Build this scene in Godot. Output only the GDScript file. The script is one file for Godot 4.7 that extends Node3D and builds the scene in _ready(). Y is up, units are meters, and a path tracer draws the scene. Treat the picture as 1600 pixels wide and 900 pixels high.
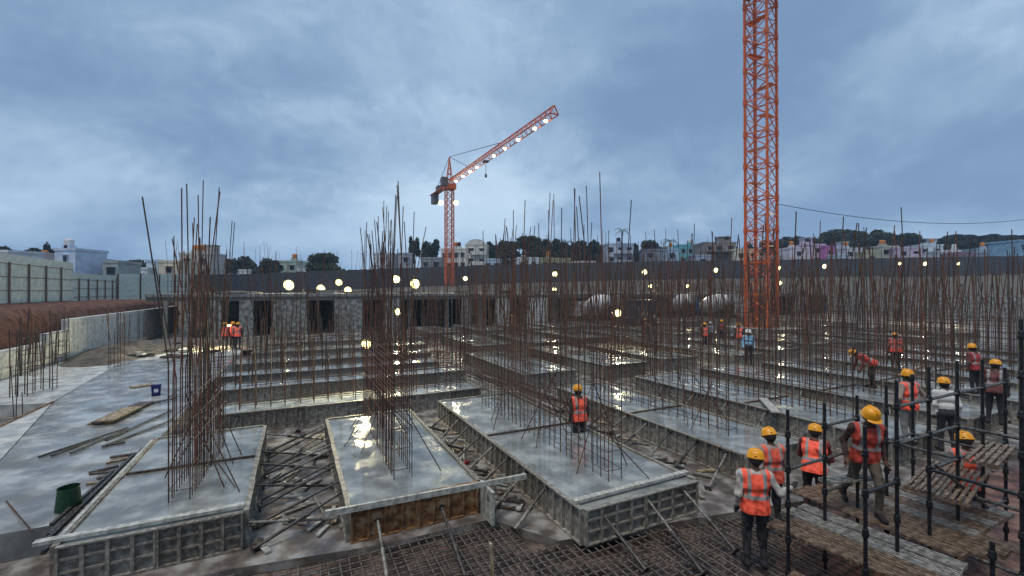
extends Node3D
# A wet basement excavation at dusk. World axes follow the site grid: -Z runs along the footings, +X across them.
const F := 690.0
const EYE := Vector3(0, 4.2, 0)
const YAW := -26.2
const PITCH := 0.415
var cam_basis := Basis.from_euler(Vector3(deg_to_rad(PITCH), deg_to_rad(YAW), 0))
var rng := RandomNumberGenerator.new()
var M := {}
var used := {}
var cyl: CylinderMesh
var cube: BoxMesh
var cache := {}

func ray(px: float, py: float) -> Vector3:
	return cam_basis * Vector3((px - 800.0) / F, (450.0 - py) / F, -1.0)
func gp(px: float, py: float, y: float) -> Vector3:
	var d := ray(px, py)
	return EYE + d * ((y - EYE.y) / d.y)
func dp(px: float, py: float, depth: float) -> Vector3:
	return EYE + ray(px, py) * depth
func rnd(a: float, b: float) -> float:
	return rng.randf_range(a, b)

# ---------- nodes ----------
func numbered(n: String) -> String:
	if not used.has(n):
		used[n] = 0
		return n
	used[n] += 1
	return "%s_%03d" % [n, used[n]]
func tag(o: Node, label: String, category: String, group := "") -> void:
	o.set_meta("label", label)
	o.set_meta("category", category)
	if group != "":
		o.set_meta("group", group)
func thing(called: String, label: String, category: String, at := Vector3.ZERO, turn := 0.0, group := "") -> Node3D:
	var o := Node3D.new()
	o.name = numbered(called)
	add_child(o)
	o.position = at
	o.rotation.y = turn
	tag(o, label, category, group)
	return o
func put(parent: Node, called: String, mesh: Mesh, m: Material, xf := Transform3D.IDENTITY) -> MeshInstance3D:
	var o := MeshInstance3D.new()
	o.name = numbered(called) if parent == self else called
	o.mesh = mesh
	o.material_override = m
	o.transform = xf
	parent.add_child(o, true)
	return o
func struct_(called: String, mesh: Mesh, m: Material) -> MeshInstance3D:
	var o := put(self, called, mesh, m)
	o.set_meta("kind", "structure")
	return o
func along(a: Vector3, b: Vector3) -> Basis:
	var y := (b - a).normalized()
	var x := y.cross(Vector3(0.31, 0.17, 0.93)).normalized()
	if absf(y.dot(Vector3(0.31, 0.17, 0.93).normalized())) > 0.99:
		x = y.cross(Vector3.RIGHT).normalized()
	return Basis(x, y, x.cross(y))
func bar(parent: Node, called: String, a: Vector3, b: Vector3, r: float, m: Material) -> MeshInstance3D:
	var q := along(a, b)
	var l := a.distance_to(b)
	return put(parent, called, cyl, m, Transform3D(Basis(q.x * r, q.y * l, q.z * r), (a + b) * 0.5))
func bx(parent: Node, called: String, c: Vector3, s: Vector3, m: Material, turn := Basis.IDENTITY) -> MeshInstance3D:
	return put(parent, called, cube, m, Transform3D(Basis(turn.x * s.x, turn.y * s.y, turn.z * s.z), c))

# ---------- mesh collecting ----------
func mb() -> Dictionary:
	return {"v": PackedVector3Array(), "n": PackedVector3Array(), "c": PackedColorArray(), "i": PackedInt32Array(), "uv": PackedVector2Array()}
func done(d: Dictionary) -> ArrayMesh:
	# every face is wound to agree with its normals
	for j in range(0, d.i.size(), 3):
		var a: Vector3 = d.v[d.i[j]]
		if (d.v[d.i[j + 2]] - a).cross(d.v[d.i[j + 1]] - a).dot(d.n[d.i[j]] + d.n[d.i[j + 1]] + d.n[d.i[j + 2]]) < 0.0:
			var w: int = d.i[j + 1]
			d.i[j + 1] = d.i[j + 2]
			d.i[j + 2] = w
	var arr := []
	arr.resize(Mesh.ARRAY_MAX)
	arr[Mesh.ARRAY_VERTEX] = d.v
	arr[Mesh.ARRAY_NORMAL] = d.n
	if d.c.size() == d.v.size() and d.c.size() > 0:
		arr[Mesh.ARRAY_COLOR] = d.c
	arr[Mesh.ARRAY_INDEX] = d.i
	var a := ArrayMesh.new()
	a.add_surface_from_arrays(Mesh.PRIMITIVE_TRIANGLES, arr)
	return a
func quad(d: Dictionary, a: Vector3, b: Vector3, c: Vector3, e: Vector3) -> void:
	var n := (c - a).cross(b - a).normalized()
	var k: int = d.v.size()
	for p in [a, b, c, e]:
		d.v.append(p)
		d.n.append(n)
	for q in [0, 1, 2, 0, 2, 3]:
		d.i.append(k + q)
func mbox(d: Dictionary, c: Vector3, s: Vector3, t := Basis.IDENTITY) -> void:
	var h := s * 0.5
	var p := []
	for k in 8:
		p.append(c + t * Vector3(h.x if k & 1 else -h.x, h.y if k & 2 else -h.y, h.z if k & 4 else -h.z))
	quad(d, p[0], p[2], p[3], p[1])
	quad(d, p[5], p[7], p[6], p[4])
	quad(d, p[4], p[6], p[2], p[0])
	quad(d, p[1], p[3], p[7], p[5])
	quad(d, p[2], p[6], p[7], p[3])
	quad(d, p[4], p[0], p[1], p[5])
func mtube(d: Dictionary, a: Vector3, b: Vector3, ra: float, rb: float, n := 6) -> void:
	var q := along(a, b)
	var k: int = d.v.size()
	for j in n:
		var t := TAU * j / n
		var o := q.x * cos(t) + q.z * sin(t)
		d.v.append(a + o * ra)
		d.n.append(o)
		d.v.append(b + o * rb)
		d.n.append(o)
	for j in n:
		var u := (j + 1) % n
		for w in [k + 2 * j, k + 2 * u + 1, k + 2 * j + 1, k + 2 * j, k + 2 * u, k + 2 * u + 1]:
			d.i.append(w)
func lathe(d: Dictionary, prof: Array, n := 16, xf := Transform3D.IDENTITY) -> void:
	var k: int = d.v.size()
	for p in prof.size():
		var a: Vector2 = prof[maxi(p - 1, 0)]
		var b: Vector2 = prof[mini(p + 1, prof.size() - 1)]
		var t := (b - a).normalized()
		var nn := Vector2(t.y, -t.x)
		for j in n:
			var w := TAU * j / n
			d.v.append(xf * Vector3(prof[p].x * cos(w), prof[p].y, prof[p].x * sin(w)))
			d.n.append((xf.basis * Vector3(nn.x * cos(w), nn.y, nn.x * sin(w))).normalized())
	for p in prof.size() - 1:
		for j in n:
			var u := (j + 1) % n
			for w in [k + p * n + j, k + (p + 1) * n + u, k + (p + 1) * n + j, k + p * n + j, k + p * n + u, k + (p + 1) * n + u]:
				d.i.append(w)
func prism(poly: PackedVector2Array, y0: float, y1: float) -> ArrayMesh:
	var d := mb()
	var tri := Geometry2D.triangulate_polygon(poly)
	for t in range(0, tri.size(), 3):
		var k: int = d.v.size()
		for e in 3:
			var p := poly[tri[t + e]]
			d.v.append(Vector3(p.x, y1, p.y))
			d.n.append(Vector3.UP)
			d.i.append(k + e)
	for j in poly.size():
		var a := poly[j]
		var b := poly[(j + 1) % poly.size()]
		var n := Vector3(b.y - a.y, 0, -(b.x - a.x)).normalized()
		if Geometry2D.is_point_in_polygon((a + b) * 0.5 + Vector2(n.x, n.z) * 0.01, poly):
			n = -n
		var k: int = d.v.size()
		for p in [Vector3(a.x, y0, a.y), Vector3(b.x, y0, b.y), Vector3(b.x, y1, b.y), Vector3(a.x, y1, a.y)]:
			d.v.append(p)
			d.n.append(n)
		for q in [0, 1, 2, 0, 2, 3]:
			d.i.append(k + q)
	return done(d)

# ---------- materials ----------
func ramp(cols: Array) -> Gradient:
	var g := Gradient.new()
	var offs := PackedFloat32Array()
	var cs := PackedColorArray()
	for k in cols.size():
		offs.append(float(k) / (cols.size() - 1) * 0.5 + 0.25)
		cs.append(cols[k])
	g.offsets = offs
	g.colors = cs
	return g
func noise_tex(sd: int, freq: float, cols: Array, oct := 5, size := 512, normal := false, bump := 4.0) -> NoiseTexture2D:
	var n := FastNoiseLite.new()
	n.seed = sd
	n.noise_type = FastNoiseLite.TYPE_SIMPLEX_SMOOTH
	n.frequency = freq
	n.fractal_octaves = oct
	n.fractal_gain = 0.55
	var t := NoiseTexture2D.new()
	t.width = size
	t.height = size
	t.seamless = true
	t.noise = n
	if normal:
		t.as_normal_map = true
		t.bump_strength = bump
	else:
		t.color_ramp = ramp(cols)
	return t
func mat(sd: int, cols: Array, span: float, freq := 0.012, rough := 0.8, oct := 5) -> StandardMaterial3D:
	var m := StandardMaterial3D.new()
	m.albedo_texture = noise_tex(sd, freq, cols, oct)
	m.uv1_triplanar = true
	m.uv1_world_triplanar = true
	m.uv1_scale = Vector3.ONE / span
	m.roughness = rough
	return m
func bumpy(m: StandardMaterial3D, sd: int, freq: float, strength: float, scale := 1.0) -> StandardMaterial3D:
	m.normal_enabled = true
	m.normal_texture = noise_tex(sd, freq, [], 4, 512, true, strength)
	m.normal_scale = scale
	return m
func plain(c: Color, rough := 0.6, metal := 0.0) -> StandardMaterial3D:
	var m := StandardMaterial3D.new()
	m.albedo_color = c
	m.roughness = rough
	m.metallic = metal
	return m
func glow(c: Color, e: float) -> StandardMaterial3D:
	var m := plain(c)
	m.emission_enabled = true
	m.emission = c
	m.emission_energy_multiplier = e
	return m
func C(r: float, g: float, b: float) -> Color:
	return Color(r, g, b)

func make_materials() -> void:
	# wet poured concrete: pale film with water lying in patches
	var w := mat(11, [C(.42, .435, .425), C(.475, .49, .48), C(.52, .535, .525), C(.59, .605, .59)], 3.7, 0.009, 0.2)
	w.roughness_texture = noise_tex(12, 0.007, [C(.03, .03, .03), C(.05, .05, .05), C(.09, .09, .09), C(.26, .26, .26)], 5)
	w.roughness = 1.0
	M.wet = bumpy(w, 13, 0.02, 1.2, 0.25)
	var s := mat(21, [C(.40, .405, .40), C(.46, .465, .46), C(.51, .515, .51), C(.62, .63, .62)], 4.9, 0.009, 0.3)
	s.roughness_texture = noise_tex(22, 0.006, [C(.06, .06, .06), C(.12, .12, .12), C(.24, .24, .24), C(.45, .45, .45)], 5)
	s.roughness = 1.0
	M.slab = bumpy(s, 23, 0.03, 2.0, 0.3)
	var s2 := mat(25, [C(.56, .57, .57), C(.64, .65, .64), C(.72, .73, .72)], 3.7, 0.008, 0.4)
	s2.roughness_texture = noise_tex(26, 0.008, [C(.15, .15, .15), C(.35, .35, .35), C(.7, .7, .7)], 5)
	s2.roughness = 1.0
	M.slab_pale = s2
	var b := mat(31, [C(.31, .285, .265), C(.38, .355, .335), C(.45, .43, .41), C(.54, .53, .51)], 2.9, 0.009, 0.6)
	b.roughness_texture = noise_tex(32, 0.008, [C(.12, .12, .12), C(.4, .4, .4), C(.75, .75, .75)], 5)
	b.roughness = 1.0
	M.blinding = bumpy(b, 33, 0.03, 3.0, 0.4)
	var g := mat(41, [C(.18, .145, .125), C(.25, .205, .18), C(.32, .265, .235), C(.40, .345, .31)], 3.3, 0.01, 0.7)
	g.roughness_texture = noise_tex(42, 0.01, [C(.15, .15, .15), C(.5, .5, .5), C(.9, .9, .9)], 5)
	g.roughness = 1.0
	M.mud = bumpy(g, 43, 0.025, 8.0, 0.8)
	M.red_mud = bumpy(mat(44, [C(.24, .15, .115), C(.33, .21, .16), C(.40, .27, .21), C(.46, .35, .29)], 3.3, 0.012, 0.55), 43, 0.025, 8.0, 0.8)
	M.red_soil = bumpy(mat(45, [C(.22, .125, .09), C(.31, .18, .135), C(.38, .235, .175), C(.36, .27, .22)], 4.0, 0.012, 0.95), 46, 0.03, 10.0, 1.0)
	M.bank = bumpy(mat(47, [C(.23, .215, .195), C(.32, .30, .275), C(.42, .395, .36), C(.28, .265, .225)], 7.0, 0.012, 0.95), 48, 0.03, 8.0, 1.0)
	M.steel_form = mat(51, [C(.41, .39, .36), C(.47, .455, .425), C(.53, .515, .48), C(.60, .59, .56)], 1.1, 0.016, 0.6, 6)
	M.steel_form_b = mat(52, [C(.35, .325, .29), C(.41, .385, .35), C(.47, .445, .41), C(.54, .52, .48)], 0.9, 0.016, 0.6, 6)
	M.ply_form = mat(53, [C(.33, .22, .13), C(.46, .32, .20), C(.54, .40, .26), C(.58, .51, .42)], 1.2, 0.01, 0.6, 6)
	M.timber = mat(55, [C(.38, .32, .25), C(.52, .46, .37), C(.64, .59, .50)], 0.9, 0.012, 0.8)
	M.timber_dark = mat(56, [C(.16, .13, .11), C(.26, .21, .18), C(.38, .34, .30)], 0.9, 0.012, 0.6)
	M.pale_board = mat(57, [C(.52, .52, .49), C(.63, .63, .60), C(.72, .72, .69)], 1.0, 0.012, 0.5)
	M.rust_a = mat(61, [C(.21, .14, .105), C(.30, .20, .15), C(.38, .265, .20)], 0.7, 0.02, 0.75)
	M.rust_b = mat(62, [C(.17, .125, .10), C(.25, .18, .145), C(.33, .24, .19)], 0.7, 0.02, 0.7)
	M.rust_c = mat(63, [C(.29, .16, .11), C(.39, .23, .16), C(.46, .29, .21)], 0.7, 0.02, 0.8)
	M.mat_bar = mat(64, [C(.22, .19, .17), C(.34, .31, .28), C(.46, .43, .40)], 0.8, 0.02, 0.4)
	M.pipe = mat(66, [C(.10, .09, .09), C(.20, .18, .17), C(.36, .34, .31)], 0.6, 0.012, 0.45)
	M.pipe_pale = mat(67, [C(.30, .29, .27), C(.43, .42, .39), C(.58, .57, .54)], 0.6, 0.012, 0.5)
	M.scaf = mat(68, [C(.045, .05, .07), C(.075, .085, .12), C(.16, .16, .17)], 0.5, 0.012, 0.4)
	M.ledger = mat(69, [C(.13, .13, .135), C(.23, .225, .22), C(.38, .37, .35)], 0.5, 0.012, 0.45)
	M.plank = mat(70, [C(.30, .24, .19), C(.42, .35, .285), C(.55, .48, .41)], 0.7, 0.012, 0.5)
	M.plank_grey = mat(71, [C(.34, .34, .32), C(.48, .47, .45), C(.62, .61, .58)], 0.7, 0.012, 0.45)
	M.crane = mat(72, [C(.68, .26, .09), C(.82, .37, .13), C(.86, .45, .21)], 2.0, 0.012, 0.5)
	M.post_pale = mat(81, [C(.33, .25, .21), C(.44, .36, .31), C(.52, .46, .42)], 0.8, 0.02, 0.7)
	M.crane_grey = plain(C(.35, .34, .34), 0.6)
	M.wire = plain(C(.07, .07, .075), 0.5)
	M.wall = bumpy(mat(74, [C(.62, .63, .62), C(.72, .73, .72), C(.79, .80, .79), C(.66, .65, .62)], 3.0, 0.008, 0.75), 75, 0.03, 2.0, 0.4)
	M.wall_b = mat(76, [C(.36, .36, .345), C(.48, .48, .46), C(.60, .60, .58)], 2.6, 0.01, 0.8)
	M.sheet = mat(77, [C(.68, .72, .70), C(.74, .78, .76), C(.79, .82, .80)], 3.0, 0.008, 0.5)
	M.sheet_dark = mat(78, [C(.21, .225, .25), C(.25, .265, .29), C(.30, .31, .335)], 5.0, 0.01, 0.6)
	M.post = mat(79, [C(.20, .13, .10), C(.33, .22, .17), C(.40, .32, .28)], 0.8, 0.02, 0.7)
	M.bark = mat(80, [C(.12, .09, .07), C(.22, .17, .13)], 0.8, 0.02, 0.95)
	M.leaf_a = plain(C(.135, .20, .105), 0.8)
	M.leaf_b = plain(C(.105, .165, .10), 0.8)
	M.leaf_c = plain(C(.175, .225, .10), 0.8)
	for k in ["leaf_a", "leaf_b", "leaf_c"]:
		M[k].cull_mode = BaseMaterial3D.CULL_DISABLED
		M[k].backlight_enabled = true
		M[k].backlight = Color(.03, .05, .01)
	M.glass = plain(C(.05, .06, .075), 0.15)
	M.dark = plain(C(.06, .06, .065), 0.7)
	M.tank_black = plain(C(.05, .05, .055), 0.5)
	M.tank_orange = plain(C(.70, .42, .14), 0.6)
	M.white = plain(C(.78, .79, .80), 0.5)
	M.helmet = plain(C(.86, .58, .04), 0.42)
	M.helmet_white = plain(C(.82, .82, .80), 0.3)
	var sk := StandardMaterial3D.new()
	sk.vertex_color_use_as_albedo = true
	sk.roughness = 0.85
	M.body = sk
	var vs := StandardMaterial3D.new()
	vs.vertex_color_use_as_albedo = true
	vs.roughness = 0.7
	M.vest = bumpy(vs, 83, 0.02, 3.0, 0.4)
	M.vest.uv1_triplanar = true
	M.vest.uv1_scale = Vector3.ONE * 3.0
	M.green = mat(85, [C(.03, .14, .08), C(.05, .21, .12), C(.10, .27, .17)], 0.7, 0.015, 0.4)
	M.blue = plain(C(.07, .11, .42), 0.4)
	M.truck_blue = plain(C(.08, .30, .52), 0.4)
	M.box_blue = mat(86, [C(.12, .16, .21), C(.17, .215, .275)], 2.0, 0.012, 0.6)
	M.red = plain(C(.52, .07, .04), 0.5)
	M.tyre = plain(C(.03, .03, .03), 0.9)
	M.lamp = glow(C(1.0, .95, .72), 8.0)
	M.reflector = glow(C(1.0, .93, .66), 1.2)
	M.lamp_far = glow(C(1.0, .95, .78), 9.0)
	M.lamp_body = plain(C(.12, .12, .12), 0.5)

func make_sky() -> Sky:
	var n := FastNoiseLite.new()
	n.seed = 7
	n.noise_type = FastNoiseLite.TYPE_SIMPLEX_SMOOTH
	n.frequency = 0.5
	n.fractal_octaves = 6
	n.fractal_gain = 0.47
	n.domain_warp_enabled = true
	n.domain_warp_amplitude = 0.5
	n.domain_warp_frequency = 0.7
	var W := 1024
	var H := 512
	var img := Image.create(W, H, false, Image.FORMAT_RGBF)
	for j in H:
		var el := (0.5 - (j + 0.5) / H) * PI
		for i in W:
			var ph := ((i + 0.5) / W - 0.5) * TAU
			var d := Vector3(sin(ph) * cos(el), sin(el), -cos(ph) * cos(el))
			var y := maxf(d.y, 0.0)
			var q := Vector3(d.x, 0, d.z) / (y + 0.32) * 1.3
			var v := n.get_noise_3d(q.x + 3.1, y * 1.5, q.z - 1.7)
			var big := n.get_noise_3d(q.x * 0.35 - 9.0, 4.0, q.z * 0.35 + 5.0)
			var t := clampf(0.5 + v * 0.72 + big * 1.0 + 0.02, 0.0, 1.0)
			t = t * t * (3.0 - 2.0 * t)
			var lo := Color(0.385, 0.48, 0.595)
			var hi := Color(0.66, 0.735, 0.80)
			var c := lo.lerp(hi, t)
			c = c.lerp(Color(0.455, 0.57, 0.695), 0.55 * exp(-y * 7.0))
			c = c.srgb_to_linear()
			if d.y < 0.0:
				c = c.lerp(Color(0.05, 0.045, 0.04), clampf(-d.y * 12.0, 0.0, 1.0))
			img.set_pixel(i, j, c)
	var p := PanoramaSkyMaterial.new()
	p.panorama = ImageTexture.create_from_image(img)
	var s := Sky.new()
	s.sky_material = p
	return s

func _ready() -> void:
	rng.seed = 20240611
	# camera, sky, sun, exposure
	var cam := Camera3D.new()
	cam.name = "camera"
	cam.position = EYE
	cam.basis = cam_basis
	cam.fov = rad_to_deg(2.0 * atan(450.0 / F))
	cam.near = 0.1
	cam.far = 4000.0
	add_child(cam)
	cam.current = true
	var env := Environment.new()
	env.background_mode = Environment.BG_SKY
	env.sky = make_sky()
	env.background_energy_multiplier = 1.0
	env.tonemap_mode = Environment.TONE_MAPPER_LINEAR
	env.tonemap_exposure = 1.6
	env.ambient_light_source = Environment.AMBIENT_SOURCE_SKY
	env.fog_enabled = true
	env.fog_density = 0.0005
	env.fog_light_color = Color(.62, .72, .84)
	env.sdfgi_enabled = true
	env.ssao_enabled = true
	env.ssil_enabled = true
	var we := WorldEnvironment.new()
	we.name = "world_environment"
	we.environment = env
	add_child(we)
	var sun := DirectionalLight3D.new()
	sun.name = "overcast_daylight"
	sun.light_energy = 0.5
	sun.light_color = Color(1.0, 0.965, 0.92)
	sun.light_angular_distance = 30.0
	sun.shadow_enabled = true
	sun.rotation_degrees = Vector3(-68, -60, 0)
	add_child(sun)
	cyl = CylinderMesh.new()
	cyl.top_radius = 1.0
	cyl.bottom_radius = 1.0
	cyl.height = 1.0
	cyl.radial_segments = 8
	cyl.rings = 0
	cube = BoxMesh.new()
	cube.size = Vector3.ONE
	make_materials()
	build_ground()
	build_walls_and_fences()
	build_basement()
	build_footings()
	build_cages()
	build_cranes()
	build_houses()
	build_trees()
	build_lamps()
	build_trucks()
	build_scaffold()
	build_props()
	build_clutter()
	build_people()

# ---------- ground ----------
# perimeter line of the plot: [x, z, ground height, fence height]
var rim := []
func make_rim() -> void:
	rim = [[-18.4, 20.0, 3.2, 3.6], [-18.4, -43.0, 3.2, 3.9]]
	for a in [[200, 470, 60, 3.3], [350, 460, 95, 4.3], [420, 458, 100, 4.5], [600, 450, 110, 4.8], [800, 443, 115, 5.0], [1000, 438, 113, 4.8], [1240, 435, 110, 4.7], [1450, 434, 102, 4.7], [1610, 432, 97, 4.6]]:
		var p := dp(a[0], a[1], a[2])
		rim.append([p.x, p.z, p.y, a[3]])
	rim.append([170.0, 30.0, 7.0, 4.6])
func rim_near(p: Vector2) -> Vector2:
	var best := 1e9
	var h := 0.0
	for k in rim.size() - 1:
		var a := Vector2(rim[k][0], rim[k][1])
		var b := Vector2(rim[k + 1][0], rim[k + 1][1])
		var t := clampf((p - a).dot(b - a) / (b - a).length_squared(), 0.0, 1.0)
		var d := p.distance_to(a.lerp(b, t))
		if d < best:
			best = d
			h = lerpf(rim[k][2], rim[k + 1][2], t)
	return Vector2(best, h)
var rim_poly := PackedVector2Array()
func land(x: float, z: float) -> float:
	var p := Vector2(x, z)
	var r := rim_near(p)
	if Geometry2D.is_point_in_polygon(p, rim_poly):
		if x < -12.1 and z > -60.0:
			return lerpf(1.35 + clampf((-z - 24.0) * 0.06, 0.0, 1.0), r.y, smoothstep(12.1, 17.0, -x))
		if z > -1.6:
			return lerpf(-0.15, 2.6, clampf((z + 1.6) / 1.6, 0.0, 1.0))
		if r.x > 26.0 or (z > -72.0 and x < 88.0):
			return -0.15
		return lerpf(r.y, 3.7, smoothstep(2.0, 24.0, r.x))
	var hill := 0.0
	var hc := dp(1390, 455, 260)
	var q := Vector2(x - hc.x, z - hc.z)
	hill = 24.0 * exp(-q.length_squared() / (2.0 * 75.0 * 75.0))
	return r.y + minf(r.x * 0.012, 2.0) + hill
func build_ground() -> void:
	make_rim()
	for r in rim:
		rim_poly.append(Vector2(r[0], r[1]))
	var xs := []
	var zs := []
	var x := -64.0
	while x <= 200.0:
		xs.append(x)
		x += 2.0
	for e in [230, 280, 340, 420, 600, 1000, 2500]:
		xs.append(float(e))
	for e in [-80, -110, -160, -240, -400, -800, -2000]:
		xs.push_front(float(e))
	var z := 24.0
	while z >= -150.0:
		zs.append(z)
		z -= 2.0
	for e in [-170, -200, -240, -290, -350, -430, -600, -1000, -2500]:
		zs.append(float(e))
	for e in [40, 80, 200, 800]:
		zs.push_front(float(e))
	var d := mb()
	for zz in zs:
		for xx in xs:
			d.v.append(Vector3(xx, land(xx, zz), zz))
	var nx := xs.size()
	for j in zs.size():
		for i in nx:
			var l: Vector3 = d.v[j * nx + maxi(i - 1, 0)]
			var r: Vector3 = d.v[j * nx + mini(i + 1, nx - 1)]
			var u: Vector3 = d.v[mini(j + 1, zs.size() - 1) * nx + i]
			var b: Vector3 = d.v[maxi(j - 1, 0) * nx + i]
			d.n.append((r - l).cross(u - b).normalized())
			if d.n[-1].y < 0.0:
				d.n[-1] = -d.n[-1]
	var hi := {"v": d.v, "n": d.n, "c": d.c, "i": PackedInt32Array()}
	for j in zs.size() - 1:
		for i in nx - 1:
			var k := j * nx + i
			var low: bool = maxf(maxf(d.v[k].y, d.v[k + 1].y), maxf(d.v[k + nx].y, d.v[k + nx + 1].y)) < 0.5
			for w in [k, k + nx, k + nx + 1, k, k + nx + 1, k + 1]:
				(d if low else hi).i.append(w)
	struct_("ground", done(d), M.mud)
	struct_("surrounding_ground", done(hi), M.bank)
	# lean concrete under the footings, its front edge runs skew across the rebar mat
	struct_("lean_concrete_floor", prism(PackedVector2Array([Vector2(-12, -8.0), Vector2(-0.9, -7.9), Vector2(1.3, -7.55), Vector2(3.25, -7.5), Vector2(4.0, -6.35), Vector2(7.6, -5.68), Vector2(12.4, -4.8), Vector2(30, -4.2), Vector2(95, -4.0), Vector2(95, -71.0), Vector2(-11.9, -71.0)]), -0.14, 0.0), M.blinding)
	struct_("red_mud_patch", prism(PackedVector2Array([Vector2(6.9, -4.5), Vector2(8.3, -5.2), Vector2(12.3, -4.75), Vector2(16, -4.3), Vector2(16, -1.7), Vector2(5.2, -1.7), Vector2(5.9, -3.2)]), -0.2, -0.142), M.red_mud)
	# wet slab at the left, poured in two strips
	struct_("wet_slab", prism(PackedVector2Array([Vector2(-3.12, -9.63), Vector2(-4.88, -9.63), Vector2(-7.28, -20.2), Vector2(-8.3, -30.5), Vector2(-3.0, -30.5)]), 0.004, 0.45), M.slab)
	struct_("pale_slab_strip", prism(PackedVector2Array([Vector2(-4.9, -9.63), Vector2(-7.15, -9.63), Vector2(-7.3, -20.2)]), 0.004, 0.462), M.slab_pale)
	struct_("far_slab", prism(PackedVector2Array([Vector2(-11.2, -21.5), Vector2(-7.42, -20.4), Vector2(-8.34, -30.5), Vector2(-3.0, -30.52), Vector2(-3.0, -38), Vector2(-11.2, -38)]), 0.004, 0.40), M.slab_pale)
	# spoil heap in red soil against the retaining wall
	var sp := mb()
	for a in [[178, 566, 1.1, .55], [215, 556, 1.6, .6], [160, 575, .9, .35], [260, 548, 1.5, .4], [310, 548, 1.4, .35], [390, 545, 1.6, .35]]:
		var c := gp(a[0], a[1], 0.0)
		lathe(sp, [Vector2(a[2] * 1.6, 0), Vector2(a[2] * 1.2, a[3] * .3), Vector2(a[2] * .7, a[3] * .75), Vector2(a[2] * .25, a[3]), Vector2(0, a[3] * 1.04)], 11, Transform3D(Basis.from_euler(Vector3(0, a[0], 0)).scaled(Vector3(1.2, 1, 1.7)), Vector3(c.x, 0.38, c.z)))
	struct_("soil_heap", done(sp), M.bank)

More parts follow.
